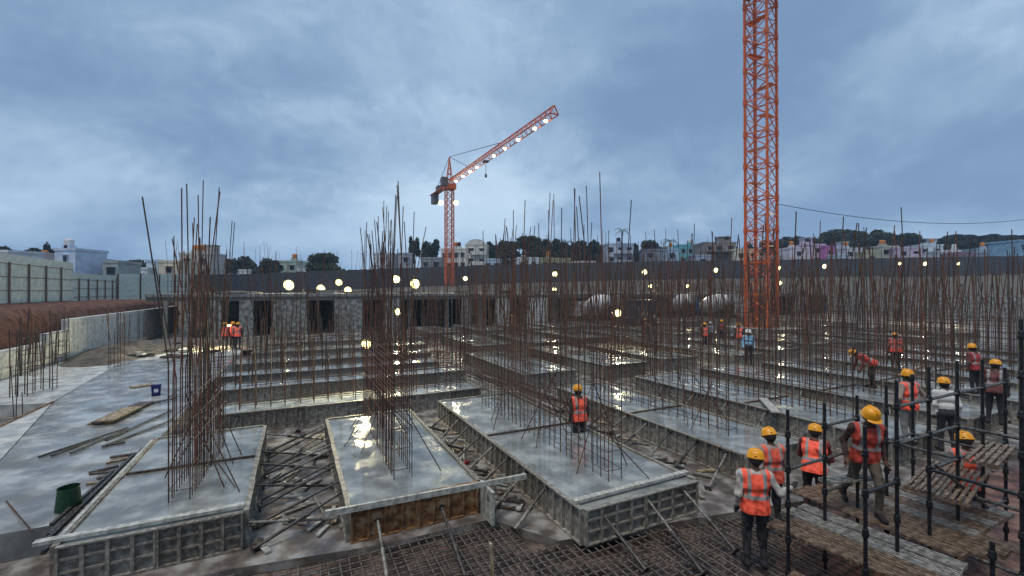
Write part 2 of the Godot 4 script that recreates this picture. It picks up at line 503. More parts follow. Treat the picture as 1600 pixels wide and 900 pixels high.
# ---------- retaining wall, fences ----------
func corrugated(w: float, h: float, pitch: float, depth: float) -> ArrayMesh:
	var key := "cor%.2f_%.2f_%.2f" % [w, h, pitch]
	if cache.has(key):
		return cache[key]
	var d := mb()
	var n := int(w / pitch)
	for k in n:
		var x0 := -w / 2 + w * k / n
		var s := w / n
		var pts := [[0.0, 0.0], [0.35, 0.0], [0.5, depth], [0.85, depth], [1.0, 0.0]]
		for e in 4:
			var a: Array = pts[e]
			var b: Array = pts[e + 1]
			quad(d, Vector3(x0 + s * a[0], 0, a[1]), Vector3(x0 + s * a[0], h, a[1]), Vector3(x0 + s * b[0], h, b[1]), Vector3(x0 + s * b[0], 0, b[1]))
	cache[key] = done(d)
	return cache[key]
func build_walls_and_fences() -> void:
	var t := thing("retaining_wall", "pale concrete retaining wall stepping along the red soil cut", "wall", Vector3(-11.7, 0, -40))
	var z := -17.0
	var k := 0
	while z > -58.0:
		var l := 2.4
		var h := 1.55
		if z < -33.0:
			h = 2.6
		elif z < -29.0:
			h = 1.98
		bx(t, "wall_panel", Vector3(rnd(-.012, .012), h / 2 - 0.07, z + 40 - l / 2), Vector3(0.34, h + 0.14, l - 0.02), M.wall)
		z -= l
		k += 1
	# starter bars standing on the lower wall
	for j in 26:
		var zz := -18.0 - j * 0.55
		bar(t, "starter_bar", Vector3(rnd(-.1, .1), 0.02, zz + 40), Vector3(rnd(-.2, .2), 1.55 + rnd(.1, .5), zz + 40 + rnd(-.1, .1)), 0.012, M.rust_b)
	# cut earth bank between the wall and the fence
	var d := mb()
	var nz := 60
	var nf := FastNoiseLite.new()
	nf.seed = 5
	nf.frequency = 0.25
	var rows := [[-11.9, -1.0], [-12.5, 0.6], [-13.0, 0.95], [-15.0, 1.02], [-17.9, 1.06]]
	for j in nz + 1:
		var zz := -12.0 - j * 0.85
		var h0 := 1.35 if zz > -29 else (1.8 if zz > -33 else 2.35)
		for r in rows:
			var nn := nf.get_noise_2d(zz * 1.5, r[0] * 3.0)
			d.v.append(Vector3(r[0] + nn * 0.35, lerpf(h0, 3.25, r[1]) + nn * 0.18, zz))
	for j in nz + 1:
		for i in 5:
			var a: Vector3 = d.v[mini(j + 1, nz) * 5 + i] - d.v[maxi(j - 1, 0) * 5 + i]
			var b: Vector3 = d.v[j * 5 + mini(i + 1, 4)] - d.v[j * 5 + maxi(i - 1, 0)]
			var n := a.cross(b).normalized()
			d.n.append(n if n.y > 0 else -n)
	for j in nz:
		for i in 4:
			var q := j * 5 + i
			for w in [q, q + 1, q + 6, q, q + 6, q + 5]:
				d.i.append(w)
	struct_("red_earth_bank", done(d), M.red_soil)
	# near fence of pale sheets on rusty posts
	var f := thing("sheet_fence", "pale green corrugated sheet fence with rusty posts above red soil", "fence", Vector3(-18.4, 3.2, -40))
	var zz := -26.0
	var tall := true
	while zz > -74.0:
		tall = zz > -52.5
		var step := 2.62 if tall else 2.3
		var top := 3.65 if tall else 2.85
		var px := -0.0 if tall else -1.2
		put(f, "sheet_panel", corrugated(step - 0.01, top, 0.22, 0.04), M.sheet, Transform3D(Basis.from_euler(Vector3(0, PI / 2, 0)), Vector3(px - 0.1, 0, zz + 40 - step / 2)))
		bx(f, "post", Vector3(px + 0.04, (top - 0.55) / 2, zz + 40), Vector3(0.1, top - 0.55, 0.1), M.post_pale)
		for y in ([0.12, 1.05, 2.05, 3.0] if tall else [0.4, 1.3, 2.2]):
			bx(f, "rail", Vector3(px - 0.03, y, zz + 40 - step / 2), Vector3(0.04, 0.045, step), M.post_pale)
		zz -= step
	# dark far fence
	var g := thing("dark_perimeter_fence", "long dark slate sheet fence closing off the site before the houses", "fence", Vector3(rim[5][0], rim[5][2], rim[5][1]))
	var o := g.position
	for s in range(2, rim.size() - 2):
		var a := Vector3(rim[s][0], rim[s][2], rim[s][1])
		var b := Vector3(rim[s + 1][0], rim[s + 1][2], rim[s + 1][1])
		if s == 2:
			a = Vector3(-19.6, 3.0, -70.0)
		var n := int(Vector2(b.x - a.x, b.z - a.z).length() / 3.0) + 1
		for e in n:
			var pale := s == 2 and e < n * .6
			var p0 := a.lerp(b, float(e) / n)
			var p1 := a.lerp(b, float(e + 1) / n)
			var mid := (p0 + p1) * 0.5
			var dir := (p1 - p0)
			dir.y = 0
			var w := dir.length()
			var hh: float = lerpf(rim[s][3], rim[s + 1][3], (e + 0.5) / n) + rnd(-.05, .05)
			var ang := atan2(-dir.z, dir.x)
			var mesh: ArrayMesh = corrugated(3.0, 5.2, 0.3, 0.05)
			put(f if pale else g, "sheet_panel", mesh, M.sheet if pale else M.sheet_dark, Transform3D(Basis.from_euler(Vector3(0, ang, 0)).scaled_local(Vector3(w / 3.0 * 0.998, (hh + 0.3) / 5.2, 1)), mid - (f.position if pale else o) - Vector3(0, 0.3, 0)))
			if e % 2 == 0:
				bx(f if pale else g, "post", p0 - (f.position if pale else o) + Vector3(0, hh * 0.5, 0) + Basis.from_euler(Vector3(0, ang, 0)) * Vector3(0, 0, 0.14), Vector3(0.14, hh, 0.14), M.post)
	# overhead service cable across the sky at the right
	var cb := mb()
	var c0 := dp(1212, 318, 42)
	var c1 := dp(1620, 340, 60)
	var prev := c0
	for e in range(1, 25):
		var u := e / 24.0
		var p := c0.lerp(c1, u) - Vector3(0, 1.3 * 4 * u * (1 - u), 0)
		mtube(cb, prev, p, 0.03, 0.03, 5)
		prev = p
	mtube(cb, c0, c0 + Vector3(-.5, -3.5, 0), 0.03, 0.03, 5)
	tag(put(self, "overhead_cable", done(cb), M.wire), "thin dark cable slung from the near crane mast across the sky", "cable")

# ---------- half built basement floor at the back ----------
func build_basement() -> void:
	var t := thing("basement_structure", "half built concrete basement floor with dark bays across the back of the pit", "building", Vector3(20, 0, -48))
	var x0 := -11.5
	var x1 := 92.0
	bx(t, "floor_slab", Vector3((x0 + x1) / 2 - 20, 3.82, -11.5), Vector3(x1 - x0, 0.28, 23.5), M.wall_b)
	bx(t, "edge_beam", Vector3((x0 + x1) / 2 - 20, 3.60, -0.1), Vector3(x1 - x0, 0.62, 0.35), M.steel_form_b)
	bx(t, "rear_wall", Vector3((x0 + x1) / 2 - 20, 1.8, -22.5), Vector3(x1 - x0, 3.6, 0.3), M.wall_b)
	# shear walls and columns: [px left, px right, tone]
	for a in [[255, 262, 1], [290, 300, 1], [328, 346, 1], [374, 396, 1], [600, 626, 1], [776, 796, 1], [425, 480, 1], [523, 566, 1], [641, 646, 0], [700, 705, 0], [722, 737, 1], [752, 765, 0], [822, 856, 1], [868, 874, 0], [915, 920, 0], [1010, 1015, 0], [1042, 1046, 0], [1150, 1170, 1], [1195, 1204, 1], [1240, 1262, 1], [1335, 1345, 1], [1420, 1440, 1], [1470, 1480, 1], [1550, 1562, 1]]:
		var l := ray(a[0], 455)
		var r := ray(a[1], 455)
		var xl := l.x / -l.z * 47.6
		var xr := r.x / -r.z * 47.6
		if xr > x1:
			continue
		bx(t, "shear_wall" if xr - xl > 1.5 else "column", Vector3((xl + xr) / 2 - 20, 1.68, 0.32 if a[2] == 1 else -0.6), Vector3(xr - xl, 3.36, 0.3), [M.wall, M.wall_b, M.steel_form, M.wall_b][rng.randi() % 4] if a[2] == 1 else M.wall_b)
	var xx := x0 + 2.0
	while xx < x1:
		bx(t, "inner_column", Vector3(xx - 20, 1.8, -7.0 - rnd(0, 3)), Vector3(0.45, 3.6, 0.8), M.wall_b)
		xx += 5.2
	var rw := thing("side_retaining_wall", "pale concrete side wall closing the pit beyond the near crane", "wall", Vector3(88.0, 0, -26))
	var wz := -47.5
	while wz < 2.0:
		bx(rw, "wall_panel", Vector3(rnd(-.02, .02), 1.85, wz + 26 + 1.5), Vector3(.4, 3.7, 2.97), M.wall_b)
		wz += 3.0
	# slab edge props and form timber
	xx = x0 + 1.0
	while xx < 70.0:
		bar(t, "shore", Vector3(xx - 20, 0, -1.2), Vector3(xx - 20, 3.5, -1.2), 0.035, M.pipe)
		xx += rnd(1.2, 2.2)
	# loose stacks lying on the slab: boards, blocks
	for j in 34:
		var px := rnd(260, 1230)
		var r := ray(px, 455)
		var zz := -rnd(48.6, 56.0)
		var p := Vector3(r.x / r.z * zz, 3.964, zz)
		if p.x > 80:
			continue
		var st := thing("board_stack", "low stack of form boards left on the basement floor slab", "boards", p, rnd(-.5, .5), "board stacks on the far slab")
		var nb := 2 + rng.randi() % 4
		for e in nb:
			bx(st, "board", Vector3(rnd(-.15, .15), 0.05 + e * 0.102, rnd(-.1, .1)), Vector3(rnd(1.2, 2.6), 0.1, rnd(.5, .9)), [M.timber, M.pale_board, M.timber_dark, M.bank][rng.randi() % 4])

# ---------- footings ----------
func panel_mesh(w: float, h: float, grid: bool) -> ArrayMesh:
	var key := "panel%.2f_%.2f_%s" % [w, h, grid]
	if cache.has(key):
		return cache[key]
	var d := mb()
	mbox(d, Vector3(0, h / 2, 0), Vector3(w - 0.006, h, 0.018))
	for s in [-1, 1]:
		mbox(d, Vector3(s * (w / 2 - 0.018), h / 2, 0.042), Vector3(0.03, h - 0.002, 0.066))
	for y in [0.014, h - 0.014]:
		mbox(d, Vector3(0, y, 0.041), Vector3(w - 0.068, 0.026, 0.063))
	var n := int(round(w / 0.3))
	for k in range(1, n):
		mbox(d, Vector3(-w / 2 + w * k / n, h / 2, 0.037), Vector3(0.05 if grid else 0.03, h - 0.056, 0.056))
	if grid:
		for y in [h * 0.36, h * 0.68]:
			for k in n:
				mbox(d, Vector3(-w / 2 + w * (k + .5) / n, y, 0.033), Vector3(w / n - 0.056, 0.03, 0.045))
	cache[key] = done(d)
	return cache[key]
func footing(label: String, x0: float, x1: float, z0: float, z1: float, h := 0.6, group := "", front := "steel", divs := [], pw := 1.2) -> Node3D:
	var c := Vector3((x0 + x1) / 2, 0, (z0 + z1) / 2)
	var t := thing("concrete_footing", label, "footing", c, 0, group)
	var hx := (x1 - x0) / 2
	var hz := (z1 - z0) / 2
	bx(t, "wet_concrete", Vector3(0, (h - 0.035) / 2 + .002, 0), Vector3(hx * 2 - 0.02, h - 0.035, hz * 2 - 0.02), M.wet)
	for side in 4:
		var l := (hz if side < 2 else hx) * 2
		var n := maxi(1, int(round(l / pw)))
		var w := l / n
		for k in n:
			var q := -l / 2 + w * (k + 0.5)
			var turn: float = [PI / 2, -PI / 2, 0.0, PI][side]
			var p: Vector3 = [Vector3(hx, 0, q), Vector3(-hx, 0, q), Vector3(q, 0, hz), Vector3(q, 0, -hz)][side]
			var m: Material = M.steel_form if (rng.randi() % 3) else M.steel_form_b
			if side == 2 and front == "ply":
				m = M.ply_form
			put(t, "form_panel", panel_mesh(snappedf(w, 0.01), h, side == 2 and front == "grid"), m, Transform3D(Basis.from_euler(Vector3(rnd(-.01, .01), turn + rnd(-.006, .006), 0)), p + Vector3(0, 0.003 + rnd(-.002, .006), 0)))
	for zz in divs:
		bx(t, "stop_board", Vector3(0, h - 0.03, zz - c.z), Vector3(hx * 2 - 0.06, 0.09, 0.05), M.timber_dark)
	return t
var pads := []
const ORD := ["first", "second", "third", "fourth", "fifth", "sixth", "seventh"]
func build_footings() -> void:
	var G := "poured footings in rows"
	footing("poured footing with pale slab top beside the green bucket", -3.0, -0.74, -13.6, -8.45, 0.6, "", "grid", [-11.2])
	footing("shining wet footing with brown plywood front form", 0.85, 3.12, -13.5, -7.85, 0.6, "", "ply")
	footing("long wet footing with ribbed grey steel front form", 4.3, 6.88, -14.1, -6.05, 0.6, "", "grid", [-10.2])
	footing("wet footing behind the two men in vests and left of the scaffold", 8.9, 11.0, -14.1, -6.5, 0.6, "", "steel", [-10.2])
	var x := 12.95
	for k in 7:
		footing(ORD[k] + " wet footing of the front row counted from the vested men's footing", x, x + 2.4, -14.3 + rnd(-.4, .4), -5.5, 0.6, G, "steel", [-9.5])
		pads.append([x + 1.2, -13.6, -6.3])
		x += 4.15
	# strips lying crosswise behind the first two footings
	footing("narrow crosswise strip footing just behind the brown fronted footing", -2.0, 6.2, -16.65, -15.35, 0.6)
	footing("crosswise strip footing in the middle of the pit", -2.5, 6.9, -20.4, -19.1, 0.6, "crosswise strip footings")
	footing("crosswise strip footing in the middle of the pit", -2.9, 6.6, -23.3, -22.1, 0.6, "crosswise strip footings")
	footing("crosswise strip footing in the middle of the pit", -2.6, 7.2, -27.2, -25.6, 0.6, "crosswise strip footings")
	footing("crosswise strip footing in the middle of the pit", -2.2, 8.0, -31.6, -29.8, 0.6, "crosswise strip footings")
	footing("crosswise strip footing in the middle of the pit", -1.6, 9.0, -36.5, -34.6, 0.6, "crosswise strip footings")
	# rows behind, to the right
	for row in [[-17.0, -24.0], [-27.0, -34.0], [-37.0, -44.0]]:
		x = 8.8 if row[0] > -20 else 10.6
		for k in 11:
			if absf(x + 1.2 - 39.1) < 2.6 and row[0] == -27.0:
				x += 4.3
				continue
			footing("far wet footing among the rebar cages", x, x + 2.5, row[1] + rnd(-.5, .5), row[0] + rnd(-.5, .5), 0.6 + rnd(0, .12), "far poured footings", "steel", [], 2.4)
			pads.append([x + 1.25, row[1] + .8, row[0] - .8])
			x += 4.3
	# pale block under the near crane mast
	var cbk := thing("crane_base", "square concrete base block under the red crane mast", "concrete block", Vector3(39.06, 0, -26.68))
	bx(cbk, "block", Vector3(0, 0.42, 0), Vector3(5.0, 0.84, 5.0), M.wall_b)
	for s in [-1, 1]:
		for q in [-1, 1]:
			bx(cbk, "anchor_plate", Vector3(s * 1.0, 0.86, q * 1.0), Vector3(.5, .05, .5), M.crane_grey)

# ---------- rebar cages ----------
func cage(label: String, a: Vector3, b: Vector3, half: float, n: int, hmin: float, hmax: float, group := "", dense := 0.0, detail := true, lean := 0.035) -> Node3D:
	var t := thing("rebar_cage", label, "rebar cage", (a + b) / 2, 0, group)
	var c := t.position
	var dir := (b - a).normalized()
	var side := dir.cross(Vector3.UP) * half
	var mats := [M.rust_a, M.rust_b, M.rust_c, M.rust_b]
	for s in [-1, 1]:
		for k in n:
			var p: Vector3 = a.lerp(b, float(k) / maxi(n - 1, 1)) + side * s - c
			p += dir * rnd(-.03, .03)
			var l := rnd(hmin, hmax)
			var lx := rng.randfn(0.0, lean)
			var lz := rng.randfn(0.0, lean)
			# straight inside the links, splaying above them
			var knee := p + Vector3(lx * 0.2, minf(2.4, l * .5), lz * 0.2)
			var r := rnd(0.008, 0.0115) if detail else rnd(.013, .019)
			var m: Material = mats[rng.randi() % 4]
			bar(t, "upright_bar", p - Vector3(0, 0.1, 0), knee, r, m)
			bar(t, "upright_bar", knee, p + Vector3(lx * l, l, lz * l), r, m)
	# links
	var y := 0.15
	var top := hmin * 0.62
	while y < top:
		var j := rnd(-.03, .03)
		for s in [-1, 1]:
			bar(t, "link", a + side * s * 1.1 - c + Vector3(0, y + j, 0), b + side * s * 1.1 - c + Vector3(0, y + rnd(-.05, .05), 0), 0.007 if detail else 0.01, M.rust_c if dense > 0 else M.rust_b)
		if detail:
			bar(t, "link", a + side * 1.1 - c + Vector3(0, y + j, 0), a - side * 1.1 - c + Vector3(0, y + j, 0), 0.007, M.rust_b)
			bar(t, "link", b + side * 1.1 - c + Vector3(0, y, 0), b - side * 1.1 - c + Vector3(0, y, 0), 0.007, M.rust_b)
		y += (0.09 if dense > 0 and y > 1.0 and y < 3.3 else 0.42) if detail else 0.6
	return t
func stays(a: Vector3, b: Vector3, label: String, n: int) -> void:
	# loose bars leaning from the cage to the slab
	for k in n:
		var p := a.lerp(b, rnd(0.0, 1.0))
		var s := -1.0 if rng.randf() < .5 else 1.0
		var foot := p + Vector3(s * rnd(.45, .95), 0.01, rnd(-.5, .9))
		tag(bar(self, "leaning_bar", foot, p + Vector3(-s * .1, rnd(.9, 1.9), rnd(-.3, .3)), 0.011, M.rust_b), label, "steel bar", "bars staying the cages")
func build_cages() -> void:
	cage("tall rusty wall cage standing on the footing beside the green bucket", Vector3(-1.78, .57, -9.45), Vector3(-1.62, .57, -12.4), .15, 21, 3.6, 5.9, "", 0.0, true, 0.034)
	cage("tall rusty wall cage with dense reddish links on the shining footing", Vector3(1.9, .57, -8.65), Vector3(1.93, .57, -13.1), .17, 24, 4.0, 6.0, "", 1.0, true, 0.036)
	cage("long rusty wall cage on the footing with ribbed steel front", Vector3(5.55, .57, -6.8), Vector3(5.6, .57, -13.2), .16, 27, 3.6, 6.1, "", 0.0, true, 0.03)
	cage("long rusty wall cage on the footing behind the two vested men", Vector3(9.95, .57, -7.6), Vector3(9.95, .57, -13.4), .16, 22, 3.6, 6.0, "", 0.0, true, 0.03)
	stays(Vector3(-1.7, .57, -9.5), Vector3(-1.6, .57, -12.2), "thin bar leaning on the cage beside the green bucket", 7)
	stays(Vector3(1.9, .57, -8.8), Vector3(1.9, .57, -12.8), "thin bar leaning on the cage of the shining footing", 8)
	stays(Vector3(5.6, .57, -7), Vector3(5.6, .57, -13), "thin bar leaning on the cage of the ribbed front footing", 12)
	stays(Vector3(9.95, .57, -7.8), Vector3(9.95, .57, -13), "thin bar leaning on the cage behind the two vested men", 10)
	var k := 0
	for p in pads:
		var near: bool = p[2] > -10.0
		if near:
			cage("rusty wall cage on the " + ORD[k] + " front row footing past the vested men's footing", Vector3(p[0], .57, p[1] + rnd(0, 1)), Vector3(p[0], .57, p[2] - rnd(0, 1.2)), .16, 18, 3.6, 6.5, "cages on the front row footings", 0.0, false, 0.04)
		else:
			cage("rusty rebar cage in the far thicket of bars", Vector3(p[0] + rnd(-.4, .4), .57, p[1]), Vector3(p[0], .57, p[2]), .24, 15 if p[2] > -30 else 11, 4.0, 7.2, "cages in the far thicket", 0.0, false, 0.05)
		k += 1
	for a in [[-1.5, 5.6, -16.0, 18], [-2.0, 6.4, -19.7, 17], [-2.4, 6.0, -22.7, 15], [-2.2, 6.6, -26.4, 15], [-1.8, 7.4, -30.7, 15], [-1.0, 8.4, -35.5, 15]]:
		cage("low rusty cage along a crosswise strip footing", Vector3(a[0], .57, a[2]), Vector3(a[1], .57, a[2]), .18, a[3], 1.3, 2.6, "cages along the strip footings", 0.0, false, 0.03)
	# cages between the strips and the far thicket, by pixel and depth on the pit floor
	for a in [[400, 21], [455, 24], [490, 30], [640, 24], [690, 22], [745, 20], [780, 24], [830, 19], [860, 27], [660, 33], [735, 36], [575, 38], [520, 36], [345, 33], [310, 40], [905, 30], [950, 23], [1000, 27], [1040, 20], [810, 38], [890, 40], [980, 42], [430, 40]]:
		var d := ray(a[0], 455) * float(a[1])
		var p := Vector3(d.x, 0, d.z)
		cage("rusty column cage standing on the open pit floor", p, p + (Vector3(1.1, 0, 0) if rng.randf() < .5 else Vector3(0, 0, -1.1)), .3, 6, 3.4, 6.0, "column cages on the pit floor", 0.0, false, 0.03)
	# left side columns
	for a in [[172, 22], [186, 27], [225, 30], [205, 36], [60, 17], [20, 16], [40, 20], [85, 23]]:
		var d := ray(a[0], 455) * float(a[1])
		var p := Vector3(d.x, 0, d.z)
		cage("slim column cage near the pale retaining wall", p, p + Vector3(.5, 0, 0), .2, 3, 2.2, 3.6, "column cages by the retaining wall", 0.0, false, 0.02)
	# starter cages on the basement slab
	for a in [[262, 49], [335, 50], [380, 51], [410, 52], [450, 50], [505, 52], [545, 56], [640, 52], [700, 50], [770, 50], [850, 55], [900, 54], [960, 56], [1010, 58], [1060, 60], [1105, 62], [1140, 63], [1250, 70], [1300, 76], [1340, 80]]:
		var d := ray(a[0], 455) * float(a[1])
		var p := Vector3(d.x, 3.96, minf(d.z, -48.6))
		cage("starter bars rising from the basement floor slab", p, p + Vector3(1.6, 0, 0), .25, 5, 2.6, 6.2, "starter bars on the basement slab", 0.0, false, 0.05)

# ---------- cranes ----------
func build_cranes() -> void:
	var b := Vector3(39.06, 0.88, -26.68)
	var t := thing("tower_crane_mast", "tall red lattice crane mast rising out of the picture", "crane", b, 0.18)
	var hw := 0.98
	var sec := 3.0
	var n := 13
	for s in [[-1, -1], [1, -1], [1, 1], [-1, 1]]:
		bx(t, "chord", Vector3(s[0] * hw, n * sec / 2, s[1] * hw), Vector3(0.19, n * sec, 0.19), M.crane)
		for k in n:
			bx(t, "joint_sleeve", Vector3(s[0] * hw, k * sec, s[1] * hw), Vector3(0.26, 0.55, 0.26), M.crane)
	for k in n:
		for f in 4:
			var q := Basis.from_euler(Vector3(0, f * PI / 2, 0))
			for e in 2:
				var y0 := k * sec + e * sec / 2
				var y1 := y0 + sec / 2
				bar(t, "brace", q * Vector3(-hw, y0, hw), q * Vector3(hw, y1, hw), 0.04, M.crane)
				bar(t, "brace", q * Vector3(hw, y0, hw + .01), q * Vector3(-hw, y1, hw + .01), 0.04, M.crane)
			bx(t, "strut", q * Vector3(0, k * sec, hw), Vector3(hw * 2, 0.12, 0.08), M.crane, q)
		if k > 0:
			var pl := mb()
			quad(pl, Vector3(-hw, 0, -hw), Vector3(hw, 0, -hw), Vector3(hw, 0, .1), Vector3(-hw, 0, -.5))
			put(t, "landing", done(pl), M.crane, Transform3D(Basis.from_euler(Vector3(0, k * PI / 2, 0)), Vector3(0, k * sec + 1.5, 0)))
		bar(t, "ladder_rail", Vector3(.3, k * sec, -.5), Vector3(.3, (k + 1) * sec, -.5), 0.025, M.crane)
		bar(t, "ladder_rail", Vector3(-.1, k * sec, -.5), Vector3(-.1, (k + 1) * sec, -.5), 0.025, M.crane)
	# climbing collar at the top of the picture
	for f in 4:
		var q := Basis.from_euler(Vector3(0, f * PI / 2, 0))
		bx(t, "collar_beam", q * Vector3(0, 32.2, 1.35), Vector3(2.9, 0.3, 0.2), M.crane, q)
		bx(t, "collar_beam", q * Vector3(0, 36.5, 1.35), Vector3(2.9, 0.3, 0.2), M.crane, q)
		bar(t, "collar_post", q * Vector3(1.35, 32.2, 1.35), q * Vector3(1.35, 36.5, 1.35), 0.09, M.crane)
		bx(t, "walkway", q * Vector3(0, 32.5, 1.85), Vector3(4.2, 0.06, 0.8), M.crane_grey, q)
		bar(t, "handrail", q * Vector3(-2.2, 33.6, 2.2), q * Vector3(2.2, 33.6, 2.2), 0.03, M.crane)
		bar(t, "handrail_post", q * Vector3(2.2, 32.5, 2.2), q * Vector3(2.2, 33.6, 2.2), 0.03, M.crane)
	# the far hammerhead crane; its level jib points towards us
	var base := dp(702, 442, 105)
	var c := thing("hammerhead_crane", "distant red hammerhead crane with lamps strung along its jib", "crane", Vector3(base.x, base.y, base.z))
	var H := dp(702, 288, 105).y - base.y
	var w := 0.85
	for s in [[-1, -1], [1, -1], [1, 1], [-1, 1]]:
		bar(c, "mast_chord", Vector3(s[0] * w, -2, s[1] * w), Vector3(s[0] * w, H, s[1] * w), 0.12, M.crane)
	var lc := mb()
	var y := 0.0
	while y < H - 1.5:
		for f in 4:
			var q := Basis.from_euler(Vector3(0, f * PI / 2, 0))
			mtube(lc, q * Vector3(-w, y, w), q * Vector3(w, y + 1.5, w), 0.055, 0.055, 5)
			mtube(lc, q * Vector3(w, y, w), q * Vector3(-w, y + 1.5, w), 0.055, 0.055, 5)
			mtube(lc, q * Vector3(-w, y, w), q * Vector3(w, y, w), 0.06, 0.06, 5)
		y += 1.5
	var lo := put(c, "mast_lacing", done(lc), M.crane)
	lo.set_meta("kind", "stuff")
	# jib direction on plan
	var tip := dp(866, 179, 105.0 * 167.0 / 277.0)
	var top := Vector3(0, H, 0)
	var jd := Vector3(tip.x - base.x, 0, tip.z - base.z)
	var L := jd.length()
	jd /= L
	var js := jd.cross(Vector3.UP)
	bx(c, "slewing_ring", top + Vector3(0, -.6, 0), Vector3(2.6, 1.2, 2.6), M.crane)
	bx(c, "cab", top + js * 1.6 + jd * 1.0 + Vector3(0, .3, 0), Vector3(1.4, 1.9, 1.6), M.crane_grey)
	var jl := mb()
	var u := 0.0
	while u < L - 1.0:
		var v := minf(u + 1.5, L)
		for s in [-1.0, 1.0]:
			mtube(jl, top + jd * u + js * s * .7, top + jd * (u + v) * .5 + Vector3(0, 1.25, 0), .05, .05, 4)
			mtube(jl, top + jd * v + js * s * .7, top + jd * (u + v) * .5 + Vector3(0, 1.25, 0), .05, .05, 4)
		mtube(jl, top + jd * u - js * .7, top + jd * v + js * .7, .05, .05, 4)
		u = v
	put(c, "jib_lacing", done(jl), M.crane).set_meta("kind", "stuff")
	for s in [-1.0, 1.0]:
		bar(c, "jib_chord", top + js * s * .7, top + jd * L + js * s * .7, 0.1, M.crane)
	bar(c, "jib_chord", top + Vector3(0, 1.25, 0), top + jd * L + Vector3(0, 1.25, 0), 0.1, M.crane)
	for s in [-1.0, 1.0]:
		bar(c, "counter_jib_chord", top + js * s * .7, top - jd * 14.0 + js * s * .7, 0.14, M.crane)
	bx(c, "counter_jib_deck", top - jd * 7.5, Vector3(1.4, 0.12, 13.0), M.crane, Basis.looking_at(jd))
	for k in 3:
		bx(c, "counterweight", top - jd * (11.0 + k * .9) - Vector3(0, 1.2, 0), Vector3(1.3, 2.6, 0.8), M.crane_grey, Basis.looking_at(jd))
	bx(c, "winch", top - jd * 8.0 + Vector3(0, .7, 0), Vector3(1.3, 1.2, 2.0), M.crane_grey, Basis.looking_at(jd))
	bar(c, "jib_end_bar", top + jd * L - js * .7, top + jd * L + js * .7, .1, M.crane)
	bar(c, "jib_end_bar", top + jd * L - js * .7, top + jd * L + Vector3(0, 1.25, 0), .1, M.crane)
	bar(c, "jib_end_bar", top + jd * L + js * .7, top + jd * L + Vector3(0, 1.25, 0), .1, M.crane)
	var apex := top + Vector3(0, 6.6, 0)
	for s in [[-1, -1], [1, -1], [1, 1], [-1, 1]]:
		bar(c, "apex_leg", top + Vector3(s[0] * .7, 0, s[1] * .7), apex, 0.1, M.crane)
	for k in 4:
		bx(c, "apex_rung", top + Vector3(0, 1.2 + k * 1.3, 0), Vector3(1.2 - k * .28, .1, 1.2 - k * .28), M.crane)
	bar(c, "pendant", apex, top + jd * L * .62 + Vector3(0, 1.25, 0), 0.06, M.wire)
	bar(c, "pendant", apex, top + jd * L * .26 + Vector3(0, 1.25, 0), 0.06, M.wire)
	bar(c, "pendant", apex, top - jd * 12.0, 0.06, M.wire)
	bx(c, "trolley", top + jd * L * .47 - Vector3(0, .3, 0), Vector3(1.0, .3, 1.0), M.crane_grey, Basis.looking_at(jd))
	bar(c, "hoist_rope", top + jd * L * .47, top + jd * L * .47 - Vector3(0, 2.8, 0), 0.05, M.wire)
	bx(c, "hook_block", top + jd * L * .47 - Vector3(0, 3.1, 0), Vector3(.35, .6, .35), M.crane_grey)
	# lamps along the jib, and two floodlights on the mast
	for k in 10:
		var e: float = [.1, .2, .29, .37, .46, .55, .65, .76, .88, .95][k]
		var lp := thing("jib_lamp", "small white lamp strung along the distant crane jib", "lamp", c.position + top + jd * L * e - Vector3(0, .12, 0), 0, "lamps along the crane jib")
		bx(lp, "housing", Vector3(0, .08, 0), Vector3(.5, .14, .5), M.lamp_body)
		var lh := mb()
		lathe(lh, [Vector2(.001, -.34), Vector2(.2, -.28), Vector2(.3, -.12), Vector2(.26, 0), Vector2(.001, .005)], 10)
		put(lp, "glowing_lens", done(lh), M.lamp_far)
	for s in [-1.0, 1.0]:
		var right := cam_basis.x
		floodlight(c.position + Vector3(0, H - 4.6, 0) + right * s * 1.75 - cam_basis.z * -1.2, "bright floodlight fixed on the distant crane mast", "floodlights on the crane mast", 0.95, 60.0, 0.0, -cam_basis.z * -1.0)

